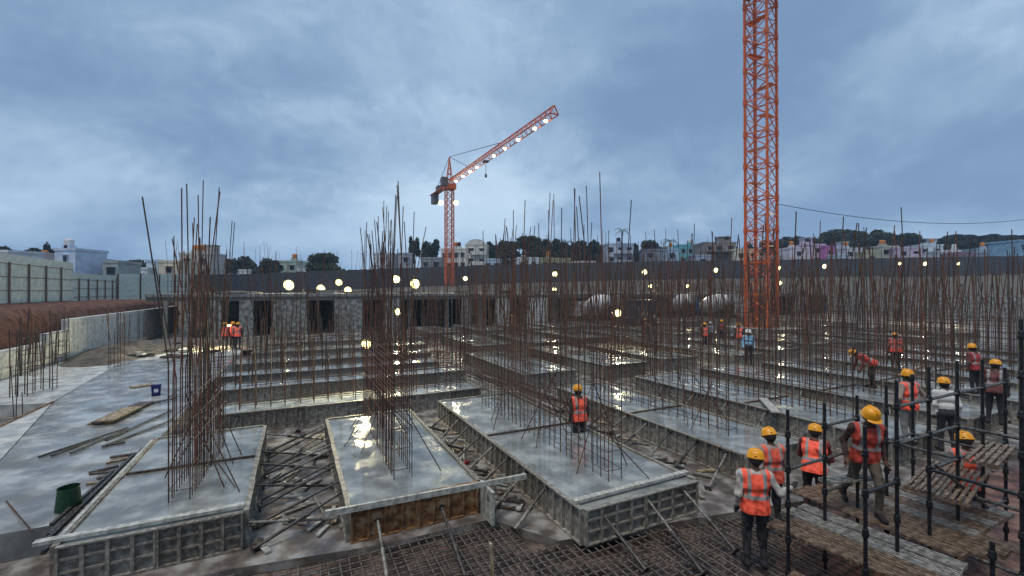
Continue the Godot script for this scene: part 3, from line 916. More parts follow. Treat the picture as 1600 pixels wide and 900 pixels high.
# ---------- lamps ----------
func floodlight(at: Vector3, label: String, group: String, size: float, energy: float, pole_to: float, face: Vector3) -> void:
	# the head looks along face, tipped downwards
	var t := thing("floodlight", label, "floodlight", Vector3(at.x, pole_to if pole_to > -50 and group != "floodlights on the crane mast" else at.y, at.z), 0, group)
	var o := at - t.position
	var q := Basis.looking_at((face.normalized() + Vector3(0, -0.25, 0)).normalized())
	if o.y > 0.3:
		bar(t, "pole", Vector3(0, 0, 0), o + q.z * .12, 0.03, M.pipe)
	bx(t, "housing", o + q.z * .07, Vector3(size, size * .75, .11), M.lamp_body, q)
	bar(t, "yoke", o - q.x * size * .55 + q.z * .06, o + q.x * size * .55 + q.z * .06, .015, M.lamp_body)
	var rf := mb()
	lathe(rf, [Vector2(.001, .0), Vector2(size * .5, .0), Vector2(size * .62, size * .14), Vector2(size * .6, size * .14), Vector2(size * .49, .01)], 18, Transform3D(Basis.from_euler(Vector3(-PI / 2, 0, 0)), Vector3.ZERO))
	put(t, "reflector", done(rf), M.reflector, Transform3D(q, o))
	var lm := mb()
	var s := size * .36
	lathe(lm, [Vector2(.001, s * .35), Vector2(s * .45, s * .3), Vector2(s * .8, s * .18), Vector2(s, 0)], 16, Transform3D(Basis.from_euler(Vector3(-PI / 2, 0, 0)), Vector3.ZERO))
	put(t, "glowing_lens", done(lm), M.lamp, Transform3D(q, o))
	var l := SpotLight3D.new()
	l.name = "lamp_light"
	l.light_color = Color(1.0, .95, .74)
	l.light_energy = energy * 2.6
	l.light_size = size * .4
	l.spot_range = 120.0
	l.spot_angle = 80.0
	l.spot_attenuation = 2.0
	l.shadow_enabled = true
	l.transform = Transform3D(q, o - q.z * .06)
	t.add_child(l, true)
func build_lamps() -> void:
	var tocam := cam_basis.z
	# [px, py, depth, head size, energy, foot height]
	for a in [[573, 537, 17.3, .30, 9, 0.0, "lamp on a thin pole behind the shining footing, lowest of the floodlights"],
		[359, 512, 30, .42, 12, 0.0, "floodlight above the three men in vests at the left"],
		[622, 487, 34, .42, 12, 0.0, "floodlight on a pole in front of the basement bays"],
		[965, 489, 30, .42, 12, 0.0, "floodlight on a pole amid the rebar in front of the dark container"]]:
		floodlight(dp(a[0], a[1], a[2]), a[6], "", a[3], a[4], a[5], tocam)
	for a in [[452, 445, 50, .95], [502, 451, 52, .8], [530, 441, 62, .75], [544, 453, 55, .7], [619, 436, 56, .8], [649, 443, 52, .9], [727, 435, 60, .5], [867, 428, 62, .6], [866, 452, 60, .45], [1007, 425, 66, .65], [1016, 447, 66, .5], [1074, 447, 68, .45], [1118, 422, 70, .6]]:
		floodlight(dp(a[0], a[1], a[2]), "floodlight on a pole standing on the basement floor slab", "floodlights along the basement slab", a[3], 12, 3.96, tocam)
	for a in [[1216, 419, 60, .5], [1218, 442, 60, .5]]:
		floodlight(dp(a[0], a[1], a[2]), "floodlight just behind the near red crane mast", "floodlights by the near mast", a[3], 12, 3.96, tocam)
	for a in [[1288, 416, 86, .7], [1405, 412, 84, .5], [1445, 412, 82, .6], [1497, 412, 80, .45]]:
		var p := dp(a[0], a[1], a[2])
		floodlight(p, "floodlight on a tall pole before the dark fence, beyond the near crane", "floodlights before the dark fence", a[3], 12, maxf(land(p.x, p.z), -.15), tocam)

# ---------- houses ----------
func house(pl: float, pr: float, top: float, depth: float, col: Color, label: String, opt := {}) -> void:
	var a := dp(pl, 455, depth)
	var b := dp(pr, 455, depth)
	var w := a.distance_to(b)
	var mid := (a + b) / 2
	var g := land(mid.x, mid.z) - 0.3
	var hy := dp((pl + pr) / 2, top + 3, depth).y - g - .4
	var turn := deg_to_rad(YAW) + rnd(-.18, .18)
	var t := thing(opt.get("kind", "house"), label, "house", Vector3(mid.x, g, mid.z), turn)
	var dz: float = opt.get("deep", maxf(6.0, w * .8))
	var key := "wall%s" % col.to_html()
	if not M.has(key):
		M[key] = mat(int(col.r * 900 + col.g * 70 + col.b * 13), [col.darkened(.10), col, col.lightened(.05), col.lightened(.14)], 9.0, .01, .85)
	var wm: Material = M[key]
	bx(t, "wall", Vector3(0, hy / 2, -dz / 2), Vector3(w, hy, dz), wm)
	for s in [[0, .06, w + .3, .2], [0, -dz - .06, w + .3, .2]]:
		bx(t, "parapet", Vector3(s[0], hy + .2, s[1] - .05), Vector3(s[2], .5, s[3]), wm)
	for s in [-1, 1]:
		bx(t, "parapet", Vector3(s * (w / 2 + .05), hy + .197, -dz / 2), Vector3(.2, .49, dz - .1), wm)
	var fl: int = opt.get("floors", maxi(1, int(hy / 3.1)))
	var nw: int = opt.get("win", maxi(1, int(w / 3.0)))
	for f in fl:
		var y := hy - 1.7 - f * 3.05
		if y < 1.0:
			break
		for k in nw:
			if opt.get("sparse", false) and rng.randf() < .45:
				continue
			var x := -w / 2 + w * (k + .5) / nw + rnd(-.15, .15)
			var ww := minf(1.3, w / nw * .5)
			var win := bx(t, "window", Vector3(x, y, .03), Vector3(ww + .16, 1.36, .1), M.white if rng.randf() < .6 else M.timber_dark)
			var pane := put(win, "pane", cube, M.glass, Transform3D(Basis.from_scale(Vector3(.86, .88, .3)), Vector3(0, 0, .42)))
			pane.name = "pane"
			bx(t, "sunshade", Vector3(x, y + .85, .3), Vector3(ww + .5, .08, .6), wm)
		if opt.get("balcony", false):
			bx(t, "balcony_slab", Vector3(w * .1, y - 1.15, .6), Vector3(w * .7, .16, 1.2), M.white)
			bx(t, "balcony_rail", Vector3(w * .1, y - .6, 1.16), Vector3(w * .7, .9, .07), wm)
		if opt.get("band", false):
			bx(t, "floor_band", Vector3(0, y - 1.5, .08), Vector3(w + .2, .22, .2), M.white)
	if opt.get("room", rng.randf() < .5):
		var rw := w * rnd(.3, .45)
		var s := -1.0 if rng.randf() < .5 else 1.0
		bx(t, "stair_room", Vector3(s * (w - rw) * .4, hy + 1.2, -dz * .5), Vector3(rw, 2.4, dz * .4), wm)
		bx(t, "stair_roof", Vector3(s * (w - rw) * .4, hy + 2.46, -dz * .5), Vector3(rw + .5, .14, dz * .4 + .5), M.white)
	var tanks: int = opt.get("tanks", rng.randi() % 3)
	for k in tanks:
		var tm := mb()
		lathe(tm, [Vector2(.55, 0), Vector2(.6, .1), Vector2(.6, 1.0), Vector2(.5, 1.2), Vector2(.18, 1.32), Vector2(.001, 1.34)], 12)
		var tx := rnd(-.38, .38) * w
		bx(t, "tank_stand", Vector3(tx, hy + .55, -1.4), Vector3(1.3, 1.1, 1.3), wm)
		put(t, "water_tank", done(tm), opt.get("tank", [M.tank_black, M.tank_orange, M.white][rng.randi() % 3]), Transform3D(Basis.IDENTITY, Vector3(tx, hy + 1.1, -1.4)))
	if opt.get("gable", false):
		var gm := mb()
		for k in 8:
			var u := PI * k / 8
			var v := PI * (k + 1) / 8
			quad(gm, Vector3(-cos(u) * w * .42, sin(u) * 1.5, .2), Vector3(-cos(u) * w * .42, sin(u) * 1.5, -3), Vector3(-cos(v) * w * .42, sin(v) * 1.5, -3), Vector3(-cos(v) * w * .42, sin(v) * 1.5, .2))
			quad(gm, Vector3(-cos(u) * w * .42, 0, .15), Vector3(-cos(u) * w * .42, sin(u) * 1.5, .15), Vector3(-cos(v) * w * .42, sin(v) * 1.5, .15), Vector3(-cos(v) * w * .42, 0, .15))
		put(t, "arched_roof", done(gm), wm, Transform3D(Basis.IDENTITY, Vector3(0, hy + .3, 0)))
	if opt.get("overhang", false):
		bx(t, "roof_slab", Vector3(w * .12, hy + .1 - 2.9, 1.2), Vector3(w * 1.05, .25, 3.0), M.wall_b)
func build_houses() -> void:
	var white := C(.78, .80, .82)
	var cream := C(.78, .75, .66)
	var lilac := C(.74, .68, .76)
	var pinkish := C(.76, .68, .66)
	var grey := C(.45, .45, .46)
	var bluish := C(.66, .74, .80)
	house(-25, 16, 388, 88, white, "white flat roofed house behind the start of the pale fence", {"room": false, "tanks": 0})
	house(16, 51, 390, 92, pinkish, "pinkish low house between the white blocks behind the pale fence", {"room": false, "tanks": 0, "win": 1})
	house(51, 84, 401, 100, white, "low white annex beside the tall pale blue house", {"room": false, "tanks": 1, "win": 1})
	house(83, 119, 385, 84, C(.72, .78, .86), "tall pale blue house with few small windows above the pale fence", {"sparse": true, "tanks": 2, "tank": M.white, "room": false, "win": 3})
	house(112, 163, 402, 90, grey, "unfinished grey house with a jutting concrete roof slab", {"overhang": true, "tanks": 2, "tank": M.tank_black, "room": true})
	house(161, 183, 404, 86, C(.58, .61, .60), "stained pale block beside the unfinished grey house", {"room": false, "tanks": 0, "win": 1})
	house(209, 230, 415, 96, white, "low white annex left of the cream window house", {"room": false, "tanks": 0, "win": 1})
	house(228, 247, 403, 98, bluish, "narrow pale blue house with a blank side", {"room": false, "tanks": 0, "sparse": true})
	house(246, 282, 404, 97, cream, "cream house with a single shaded window and flat eaves", {"room": false, "tanks": 0})
	house(280, 328, 392, 104, C(.68, .66, .64), "tall off white house with orange tanks behind the first rebar cage", {"tanks": 3, "tank": M.tank_orange, "room": true, "band": true})
	house(349, 390, 418, 118, white, "low white house half hidden by trees behind the dark fence", {"room": false, "tanks": 0})
	house(428, 466, 404, 125, C(.62, .68, .64), "pale green house with yellow roof tanks", {"tanks": 2, "tank": M.tank_orange, "room": false})
	house(466, 484, 417, 125, white, "small white shed house beside the pale green house", {"room": false, "tanks": 0})
	house(582, 612, 392, 130, white, "white house behind the dense reddish cage", {"tanks": 1, "band": true})
	house(622, 644, 392, 128, C(.58, .60, .62), "plain light grey block right of the dense reddish cage", {"room": false, "tanks": 0, "sparse": true})
	house(657, 690, 399, 126, C(.54, .55, .56), "grey rendered house with one dark window left of the far crane", {"room": false, "tanks": 0, "win": 2})
	house(688, 728, 385, 134, C(.80, .80, .78), "three storey white house right behind the far crane mast", {"tanks": 2, "win": 4, "room": false})
	house(727, 761, 378, 132, C(.80, .79, .76), "white house with arched roof and balconies beside the far crane", {"gable": true, "balcony": true, "room": false, "tanks": 0, "win": 2})
	house(757, 781, 401, 128, bluish, "low bluish shed house next to the arched roof house", {"room": false, "tanks": 0, "win": 2})
	house(808, 842, 399, 130, white, "white house with a lean roof below the dark trees", {"room": false, "tanks": 1})
	house(842, 892, 400, 132, C(.60, .60, .45), "yellowish house below the dark trees", {"room": false, "tanks": 1})
	house(893, 930, 405, 134, pinkish, "low pinkish house below the palm", {"room": false, "tanks": 0})
	house(948, 990, 377, 140, C(.70, .74, .80), "white three storey flats with balconies among the trees", {"balcony": true, "win": 3, "tanks": 1})
	house(1003, 1032, 386, 132, C(.42, .43, .47), "slate grey blank sided house", {"sparse": true, "room": false, "tanks": 0})
	house(1038, 1062, 386, 136, C(.60, .72, .80), "pale blue house with an orange roof tank", {"tanks": 1, "tank": M.tank_orange, "room": false})
	house(1060, 1086, 379, 138, C(.40, .66, .68), "turquoise house beside the pale blue one", {"tanks": 1, "room": false, "win": 2})
	house(1085, 1112, 395, 134, C(.60, .64, .72), "low pale house between the turquoise house and the concrete frame house", {"room": false, "tanks": 0})
	house(1100, 1150, 375, 142, C(.50, .47, .45), "brownish unfinished house with a deep roof slab left of the near crane", {"overhang": true, "tanks": 2, "tank": M.tank_black, "room": true})
	house(1148, 1186, 386, 138, cream, "cream house standing behind the near red crane mast", {"room": false, "tanks": 0})
	house(1192, 1234, 396, 140, C(.52, .54, .56), "grey low house just right of the near red crane mast", {"room": false, "tanks": 0})
	var i := 0
	for a in [[1235, 1263, 383, 136, C(.78, .75, .79), "whitish lilac house with a yellow tank at the foot of the wooded hill", {"tanks": 1, "tank": M.tank_orange, "room": false}],
		[1262, 1291, 378, 140, lilac, "lilac house with a grey stair room below the wooded hill", {"room": true, "tanks": 1}],
		[1290, 1306, 381, 138, C(.66, .38, .62), "narrow magenta house at the foot of the wooded hill", {"room": false, "tanks": 0, "win": 1}],
		[1306, 1326, 394, 134, bluish, "small bluish house right of the magenta one", {"room": false, "tanks": 0}],
		[1320, 1352, 384, 142, C(.74, .74, .78), "pale house with several small windows below the hill", {"tanks": 1}],
		[1350, 1376, 390, 138, C(.62, .62, .52), "olive cream house partly behind shrubs", {"room": false}],
		[1376, 1406, 381, 144, C(.66, .65, .60), "cream two part house below the hill crest", {"tanks": 2}],
		[1404, 1440, 383, 140, C(.72, .66, .74), "mauve terrace house with balconies", {"balcony": true, "tanks": 0}],
		[1438, 1472, 379, 146, C(.70, .75, .78), "pale blue grey house with roof room", {"room": true}],
		[1470, 1500, 388, 140, white, "white house beside the mauve brick row", {"room": false}],
		[1496, 1528, 391, 136, C(.52, .42, .47), "dull mauve long house", {"room": false, "tanks": 0}],
		[1528, 1552, 385, 142, C(.55, .65, .70), "light blue house near the end of the row", {"tanks": 1}],
		[1550, 1584, 389, 138, C(.64, .70, .74), "pale blue white low house near the end of the row", {"room": false, "tanks": 0}],
		[1588, 1640, 372, 120, C(.45, .60, .70), "bright blue house at the end of the dark fence", {"room": false, "tanks": 0}]]:
		house(a[0], a[1], a[2], a[3], a[4], a[5], a[6])

# ---------- trees ----------
func crown_mesh(sd: int, n: int, flat: float) -> ArrayMesh:
	# unit crown: leaf clumps spread through several overlapping lobes
	var r := RandomNumberGenerator.new()
	r.seed = sd
	var lobes := []
	for k in 11:
		var v := Vector3(r.randfn(), r.randfn() * .75, r.randfn()).normalized() * r.randf_range(.3, .7)
		v.y *= flat
		lobes.append([v, r.randf_range(.24, .42)])
	var d := mb()
	for k in n:
		var lb: Array = lobes[r.randi() % lobes.size()]
		var o := Vector3(r.randfn(), r.randfn(), r.randfn()).normalized()
		var p: Vector3 = lb[0] + o * lb[1] * pow(r.randf(), .38) * Vector3(1, .8, 1)
		var x := Vector3(r.randfn(), r.randfn() * .6, r.randfn()).normalized()
		var y := x.cross(Vector3(r.randfn(), r.randfn(), r.randfn()).normalized()).normalized()
		var s := r.randf_range(.045, .095)
		quad(d, p - x * s, p + y * s * .55, p + x * s, p - y * s * .55)
	var lo := Vector3.ONE * 9.0
	var hi := -lo
	for p in d.v:
		lo = lo.min(p)
		hi = hi.max(p)
	for k in d.v.size():
		d.v[k] = (d.v[k] - (lo + hi) * .5) / ((hi - lo) * .5)
	return done(d)
func tree(px: float, top: float, wpx: float, depth: float, label: String, v: int, slim := 1.0) -> void:
	var g := dp(px, 455, depth)
	var y0 := land(g.x, g.z) - .2
	var yt := dp(px, top, depth).y
	var h := maxf(yt - y0, 3.0)
	var t := thing("tree", label, "tree", Vector3(g.x, y0, g.z), rnd(0, TAU), "")
	var rw := wpx * depth / F * .56
	var rh := minf(h * .44, rw * slim * 1.05)
	var cy := h - rh
	var tm := mb()
	var r0 := .1 + h * .018
	mtube(tm, Vector3.ZERO, Vector3(.1, cy * .6, 0), r0, r0 * .7, 7)
	mtube(tm, Vector3(.1, cy * .6, 0), Vector3(0, cy + rh * .4, .1), r0 * .7, r0 * .2, 6)
	for k in 5:
		var a := TAU * k / 5 + .4
		mtube(tm, Vector3(.08, cy * (.5 + .08 * k), 0), Vector3(cos(a) * rw * .6, cy + rh * rnd(-.2, .4), sin(a) * rw * .6), r0 * .4, r0 * .1, 5)
	put(t, "trunk", done(tm), M.bark)
	var key := "crown%d" % (v % 5)
	if not cache.has(key):
		cache[key] = crown_mesh(90 + v % 5, 5200, .85)
	put(t, "crown", cache[key], [M.leaf_a, M.leaf_b, M.leaf_b, M.leaf_a, M.leaf_c][v % 5], Transform3D(Basis.from_scale(Vector3(rw, rh, rw)), Vector3(0, cy, 0)))
func palm(px: float, top: float, depth: float) -> void:
	var g := dp(px, 455, depth)
	var y0 := land(g.x, g.z) - .2
	var h := dp(px, top, depth).y - y0 - 1.0
	var t := thing("palm_tree", "coconut palm rising above the houses behind the dark fence", "palm tree", Vector3(g.x, y0, g.z), rnd(0, TAU), "palms behind the dark fence")
	var tm := mb()
	mtube(tm, Vector3.ZERO, Vector3(.3, h * .5, 0), .22, .17, 7)
	mtube(tm, Vector3(.3, h * .5, 0), Vector3(.4, h, 0), .17, .13, 7)
	put(t, "trunk", done(tm), M.bark)
	for k in 15:
		var a := TAU * k / 15 + rnd(-.2, .2)
		var up := rnd(.1, 1.1)
		var fm := mb()
		var p := Vector3.ZERO
		var e := up
		for s in 7:
			var q := p + Vector3(cos(e) * .42, sin(e) * .42, 0)
			mtube(fm, p, q, .03, .03, 4)
			var wd := .42 * sin(PI * (s + 1.0) / 8.5)
			for z in [-1.0, 1.0]:
				for j in 2:
					var m := p.lerp(q, j * .5)
					quad(fm, m, m + Vector3(.12, 0, 0), m + Vector3(.22, -.22 * wd, z * wd), m + Vector3(.18, -.24 * wd, z * wd))
			p = q
			e -= .27
		put(t, "frond", done(fm), M.leaf_a, Transform3D(Basis.from_euler(Vector3(0, a, 0)), Vector3(.4, h, 0)))
func build_trees() -> void:
	var v := 0
	var rows := [
		["leafy tree behind the pale sheet fence", [[30, 384, 50, 120], [62, 386, 40, 118], [75, 377, 24, 110], [192, 405, 26, 104], [216, 404, 28, 110]]],
		["bushy tree in the grove right of the tall off white house", [[338, 402, 36, 112], [366, 400, 40, 120], [395, 399, 44, 122], [420, 403, 36, 124]]],
		["round dark tree beside the pale green house", [[512, 393, 56, 122]]],
		["slim dark tree left of the far crane", [[647, 367, 18, 132], [671, 372, 28, 136]]],
		["tree in the dense grove right of the far crane", [[772, 376, 34, 142], [800, 374, 44, 146], [832, 367, 50, 148], [862, 370, 44, 150], [892, 374, 48, 146], [922, 372, 46, 150], [945, 380, 34, 150], [785, 392, 30, 138], [905, 390, 36, 140], [870, 388, 40, 142]]],
		["tree among the flats and grey houses before the near crane", [[995, 378, 30, 146], [1020, 372, 44, 152], [1046, 384, 24, 148], [1095, 380, 30, 156], [1135, 378, 34, 160], [1168, 378, 36, 158], [1070, 384, 26, 160]]]]
	for r in rows:
		for a in r[1]:
			var o: Array = a
			tree(o[0], o[1], o[2], o[3], r[0], v, 2.2 if o[2] < 30 else 1.0)
			v += 1
	# the wooded hill at the right
	for k in 60:
		var px := 1200.0 + k * 7.0 + rnd(-5, 5)
		var line := 366.0
		if px < 1260:
			line = lerpf(382, 364, (px - 1205) / 55.0)
		elif px < 1340:
			line = lerpf(364, 355, (px - 1260) / 80.0)
		elif px < 1440:
			line = lerpf(355, 374, (px - 1340) / 100.0)
		elif px < 1540:
			line = lerpf(374, 370, (px - 1440) / 100.0)
		else:
			line = lerpf(370, 384, (px - 1540) / 60.0)
		tree(px, line + rnd(-4, 12), rnd(34, 58), rnd(165, 215), "tree in the dark wood on the hill behind the lilac houses", v)
		v += 1
	for a in [[884, 374, 136], [971, 356, 138], [1046, 372, 132], [1128, 380, 148]]:
		palm(a[0], a[1], a[2])
	for t in get_children():
		if t.has_meta("category") and t.get_meta("category") == "tree":
			t.set_meta("group", "trees: " + str(t.get_meta("label")))

# ---------- vehicles and boxes in the pit ----------
func mixer(px: float, depth: float, turn: float, cab: Material, label: String) -> void:
	var p := dp(px, 455, depth)
	var t := thing("concrete_mixer_truck", label, "truck", Vector3(p.x, 0, p.z), turn)
	bx(t, "chassis", Vector3(0, .95, 0), Vector3(.9, .28, 7.6), M.dark)
	var cb := mb()
	mbox(cb, Vector3(0, 1.55, -3.2), Vector3(2.3, 1.3, 1.9))
	mbox(cb, Vector3(0, 2.5, -3.1), Vector3(2.2, .75, 1.55))
	put(t, "cab", done(cb), cab)
	bx(t, "windscreen", Vector3(0, 2.42, -3.92), Vector3(1.95, .6, .06), M.glass)
	bx(t, "bumper", Vector3(0, .75, -4.2), Vector3(2.3, .4, .15), M.dark)
	for s in [-1, 1]:
		bx(t, "side_window", Vector3(s * 1.12, 2.4, -3.1), Vector3(.05, .55, 1.0), M.glass)
		bx(t, "headlight", Vector3(s * .85, 1.15, -4.17), Vector3(.35, .22, .06), M.white)
	var dm := mb()
	lathe(dm, [Vector2(.001, -2.6), Vector2(.75, -2.55), Vector2(1.2, -1.2), Vector2(1.25, -.2), Vector2(1.0, 1.2), Vector2(.6, 2.3), Vector2(.5, 2.5), Vector2(.001, 2.5)], 20)
	put(t, "drum", done(dm), M.white, Transform3D(Basis.from_euler(Vector3(PI / 2 - .24, 0, 0)), Vector3(0, 2.55, .8)))
	bx(t, "drum_support", Vector3(0, 1.6, 2.9), Vector3(1.6, 1.4, .3), M.dark)
	var hp := mb()
	lathe(hp, [Vector2(.25, 0), Vector2(.75, .8), Vector2(.7, .82), Vector2(.2, .05)], 14)
	put(t, "hopper", done(hp), M.white, Transform3D(Basis.IDENTITY, Vector3(0, 2.9, 3.5)))
	for z in [-3.0, 1.6, 2.9]:
		for s in [-1, 1]:
			var wm := mb()
			lathe(wm, [Vector2(.2, -.16), Vector2(.48, -.16), Vector2(.52, -.1), Vector2(.52, .1), Vector2(.48, .16), Vector2(.2, .16)], 18)
			var wh := put(t, "wheel", done(wm), M.tyre, Transform3D(Basis.from_euler(Vector3(0, 0, PI / 2)), Vector3(s * 1.02, .52, z)))
			put(wh, "rim", cyl, M.crane_grey, Transform3D(Basis.from_scale(Vector3(.24, .2, .24)), Vector3.ZERO))
func build_trucks() -> void:
	mixer(1058, 66, deg_to_rad(-8), M.white, "white concrete mixer truck parked before the basement bays")
	mixer(1112, 62, deg_to_rad(-2), M.truck_blue, "concrete mixer truck with a bright blue cab")
	mixer(930, 56, deg_to_rad(5), M.white, "white mixer truck half hidden behind rebar left of the dark container")
	var p := dp(994, 455, 48)
	var t := thing("site_container", "dark blue grey steel container standing on the pit floor", "container", Vector3(p.x, 0, p.z), deg_to_rad(YAW + 8))
	bx(t, "box", Vector3(0, 1.95, 0), Vector3(3.6, 2.5, 2.4), M.box_blue)
	bx(t, "roof", Vector3(0, 3.24, 0), Vector3(3.7, .08, 2.5), M.crane_grey)
	for k in 9:
		bx(t, "rib", Vector3(-1.7 + k * .425, 1.95, 1.22), Vector3(.1, 2.4, .05), M.box_blue)
	for s in [[-1.5, -1], [1.5, -1], [-1.5, 1], [1.5, 1]]:
		bx(t, "foot", Vector3(s[0], .35, s[1]), Vector3(.3, .7, .3), M.dark)

# ---------- scaffold ----------
func plank(label: String, a: Vector3, b: Vector3, n: int, gap: float, m: Material, group := "") -> void:
	# walkway plank: n long slats joined by cross bars, from a to b
	var d := b - a
	var l := d.length()
	var t := thing("walkway_plank", label, "plank", (a + b) / 2, 0, group)
	t.basis = Basis.looking_at(d / l, Vector3.UP)
	for k in n:
		bx(t, "slat", Vector3((k - (n - 1) / 2.0) * gap, rnd(-.003, .003), 0), Vector3(gap * .55, .03, l), m)
	var c := int(l / .6) + 1
	for k in c + 1:
		bx(t, "cross_bar", Vector3(0, -.03, -l / 2 + .02 + (l - .04) * k / c), Vector3(gap * n, .03, .035), m)
func build_scaffold() -> void:
	var o := Vector3(7.25, -.15, -3.05)
	var t := thing("tube_scaffold", "dark blue cup joint tube scaffold standing on the red mud", "scaffold", o)
	# [x, z, top]
	var st := [[6.35, -3.95, 2.5], [7.25, -3.95, 2.5], [8.15, -3.95, 2.52], [6.47, -3.05, 2.5], [7.25, -3.05, 3.0], [8.15, -3.05, 3.12], [9.05, -3.05, 3.14], [8.15, -2.15, 3.85], [9.05, -3.95, 2.6], [9.95, -3.95, 2.7], [9.95, -3.05, 3.1], [10.85, -3.05, 2.9], [9.05, -2.15, 3.0], [7.25, -2.15, 1.3], [6.47, -2.15, 1.0]]
	for s in st:
		var p := Vector3(s[0], 0, s[1]) - Vector3(o.x, 0, o.z)
		var up := bar(t, "standard", p, p + Vector3(0, s[2] + .15, 0), .0235, M.scaf)
		up.name = "standard"
		bx(t, "base_plate", p + Vector3(0, .006, 0), Vector3(.15, .012, .15), M.scaf)
		var y := .3
		while y < s[2] + .1:
			var cm := "cup"
			if not cache.has(cm):
				var d := mb()
				lathe(d, [Vector2(.027, -.05), Vector2(.038, -.045), Vector2(.042, -.005), Vector2(.034, 0), Vector2(.037, .012), Vector2(.035, .045), Vector2(.027, .055)], 12)
				cache[cm] = done(d)
			put(t, "cup_joint", cache[cm], M.scaf, Transform3D(Basis.IDENTITY, p + Vector3(0, y, 0)))
			y += .5
	# ledgers [x0, z0, x1, z1, height above datum]
	var lg := []
	for y in [.65, 1.65]:
		lg.append([6.35, -3.95, 7.25, -3.95, y])
	for y in [.65, 1.15, 1.65, 2.15]:
		lg.append([7.25, -3.95, 8.15, -3.95, y])
	for y in [.65, 1.65]:
		lg.append([8.15, -3.95, 9.05, -3.95, y])
		lg.append([9.05, -3.95, 9.95, -3.95, y])
	for y in [.15, .65, 1.65]:
		lg.append([6.47, -3.05, 7.25, -3.05, y])
	for y in [.65, 2.15, 2.65]:
		lg.append([7.25, -3.05, 8.15, -3.05, y])
	for y in [.65, 1.65, 2.15, 2.65]:
		lg.append([8.15, -3.05, 9.05, -3.05, y])
	for y in [.65, 1.65, 2.65]:
		lg.append([9.05, -3.05, 9.95, -3.05, y])
		lg.append([9.95, -3.05, 10.85, -3.05, y])
	for y in [.15, .65]:
		lg.append([6.47, -2.15, 7.25, -2.15, y])
		lg.append([7.25, -2.15, 8.15, -2.15, y])
	for y in [.65, 1.15, 1.65, 2.15]:
		lg.append([8.15, -2.15, 9.05, -2.15, y])
	for y in [.65, 1.65]:
		lg.append([8.15, -3.05, 8.15, -2.15, y])
		lg.append([9.05, -3.95, 9.05, -3.05, y])
		lg.append([9.95, -3.95, 9.95, -3.05, y])
	for y in [1.15, 2.15]:
		lg.append([9.05, -3.05, 9.05, -2.15, y])
	for l in lg:
		bar(t, "ledger", Vector3(l[0] - o.x, l[4] + .15, l[1] - o.z), Vector3(l[2] - o.x, l[4] + .15, l[3] - o.z), .023, M.ledger if rng.randf() < .6 else M.scaf)
	bar(t, "diagonal_brace", Vector3(8.15 - o.x, 1.9, -3.0 - o.z), Vector3(9.95 - o.x, .9, -3.0 - o.z), .023, M.ledger)
	# decks lie on the ledgers at 0.69
	var y := .70
	for k in 4:
		plank("brown slatted walkway plank under the walking man", Vector3(7.9 + k * .27, y, -4.85 + k * .05), Vector3(7.98 + k * .27, y, -2.62 + k * .12), 6, .042, M.plank, "planks under the walking man")
	plank("pale grey slatted plank across the scaffold, next to the walked deck", Vector3(7.08, y, -4.45), Vector3(7.3, y, -2.45), 6, .048, M.plank_grey)
	plank("brown slatted plank beside the scaffold's outer row, left of the grey plank", Vector3(6.5, y, -4.3), Vector3(6.78, y, -2.2), 6, .048, M.plank)
	plank("low brown slatted plank nearest the man gripping the scaffold", Vector3(6.28, .19, -3.9), Vector3(6.62, .19, -2.0), 6, .05, M.plank)
	plank("second grey slatted plank lying close beside the pale grey one", Vector3(7.4, y + .002, -4.4), Vector3(7.62, y + .002, -2.5), 5, .05, M.plank_grey)
	plank("brown slatted plank squeezed between the outer plank and the grey one", Vector3(6.8, y + .002, -4.2), Vector3(7.06, y + .002, -2.3), 5, .05, M.plank)
	plank("single pale board bridging the scaffold behind the walking man", Vector3(7.5, 1.21, -4.1), Vector3(8.35, 1.21, -3.85), 5, .045, M.plank_grey)
	for k in 5:
		plank("slatted plank of the wide deck at the back of the scaffold", Vector3(8.78 + k * .3, y + .004, -4.75), Vector3(8.8 + k * .3, y + .004, -2.75), 6, .046, M.plank if k % 2 else M.plank_grey, "planks of the wide back deck")
	for k in 2:
		plank("open ladder-like plank laid across the raised ledgers", Vector3(8.42, 1.22 + k * .0, -3.27 + k * .36), Vector3(10.05, 1.25, -3.55 + k * .36), 5, .075, M.plank, "open planks on the raised ledgers")
	plank("open ladder-like plank propped higher beside the tallest upright", Vector3(8.9, 1.72, -2.75), Vector3(10.3, 1.72, -2.95), 5, .075, M.plank)

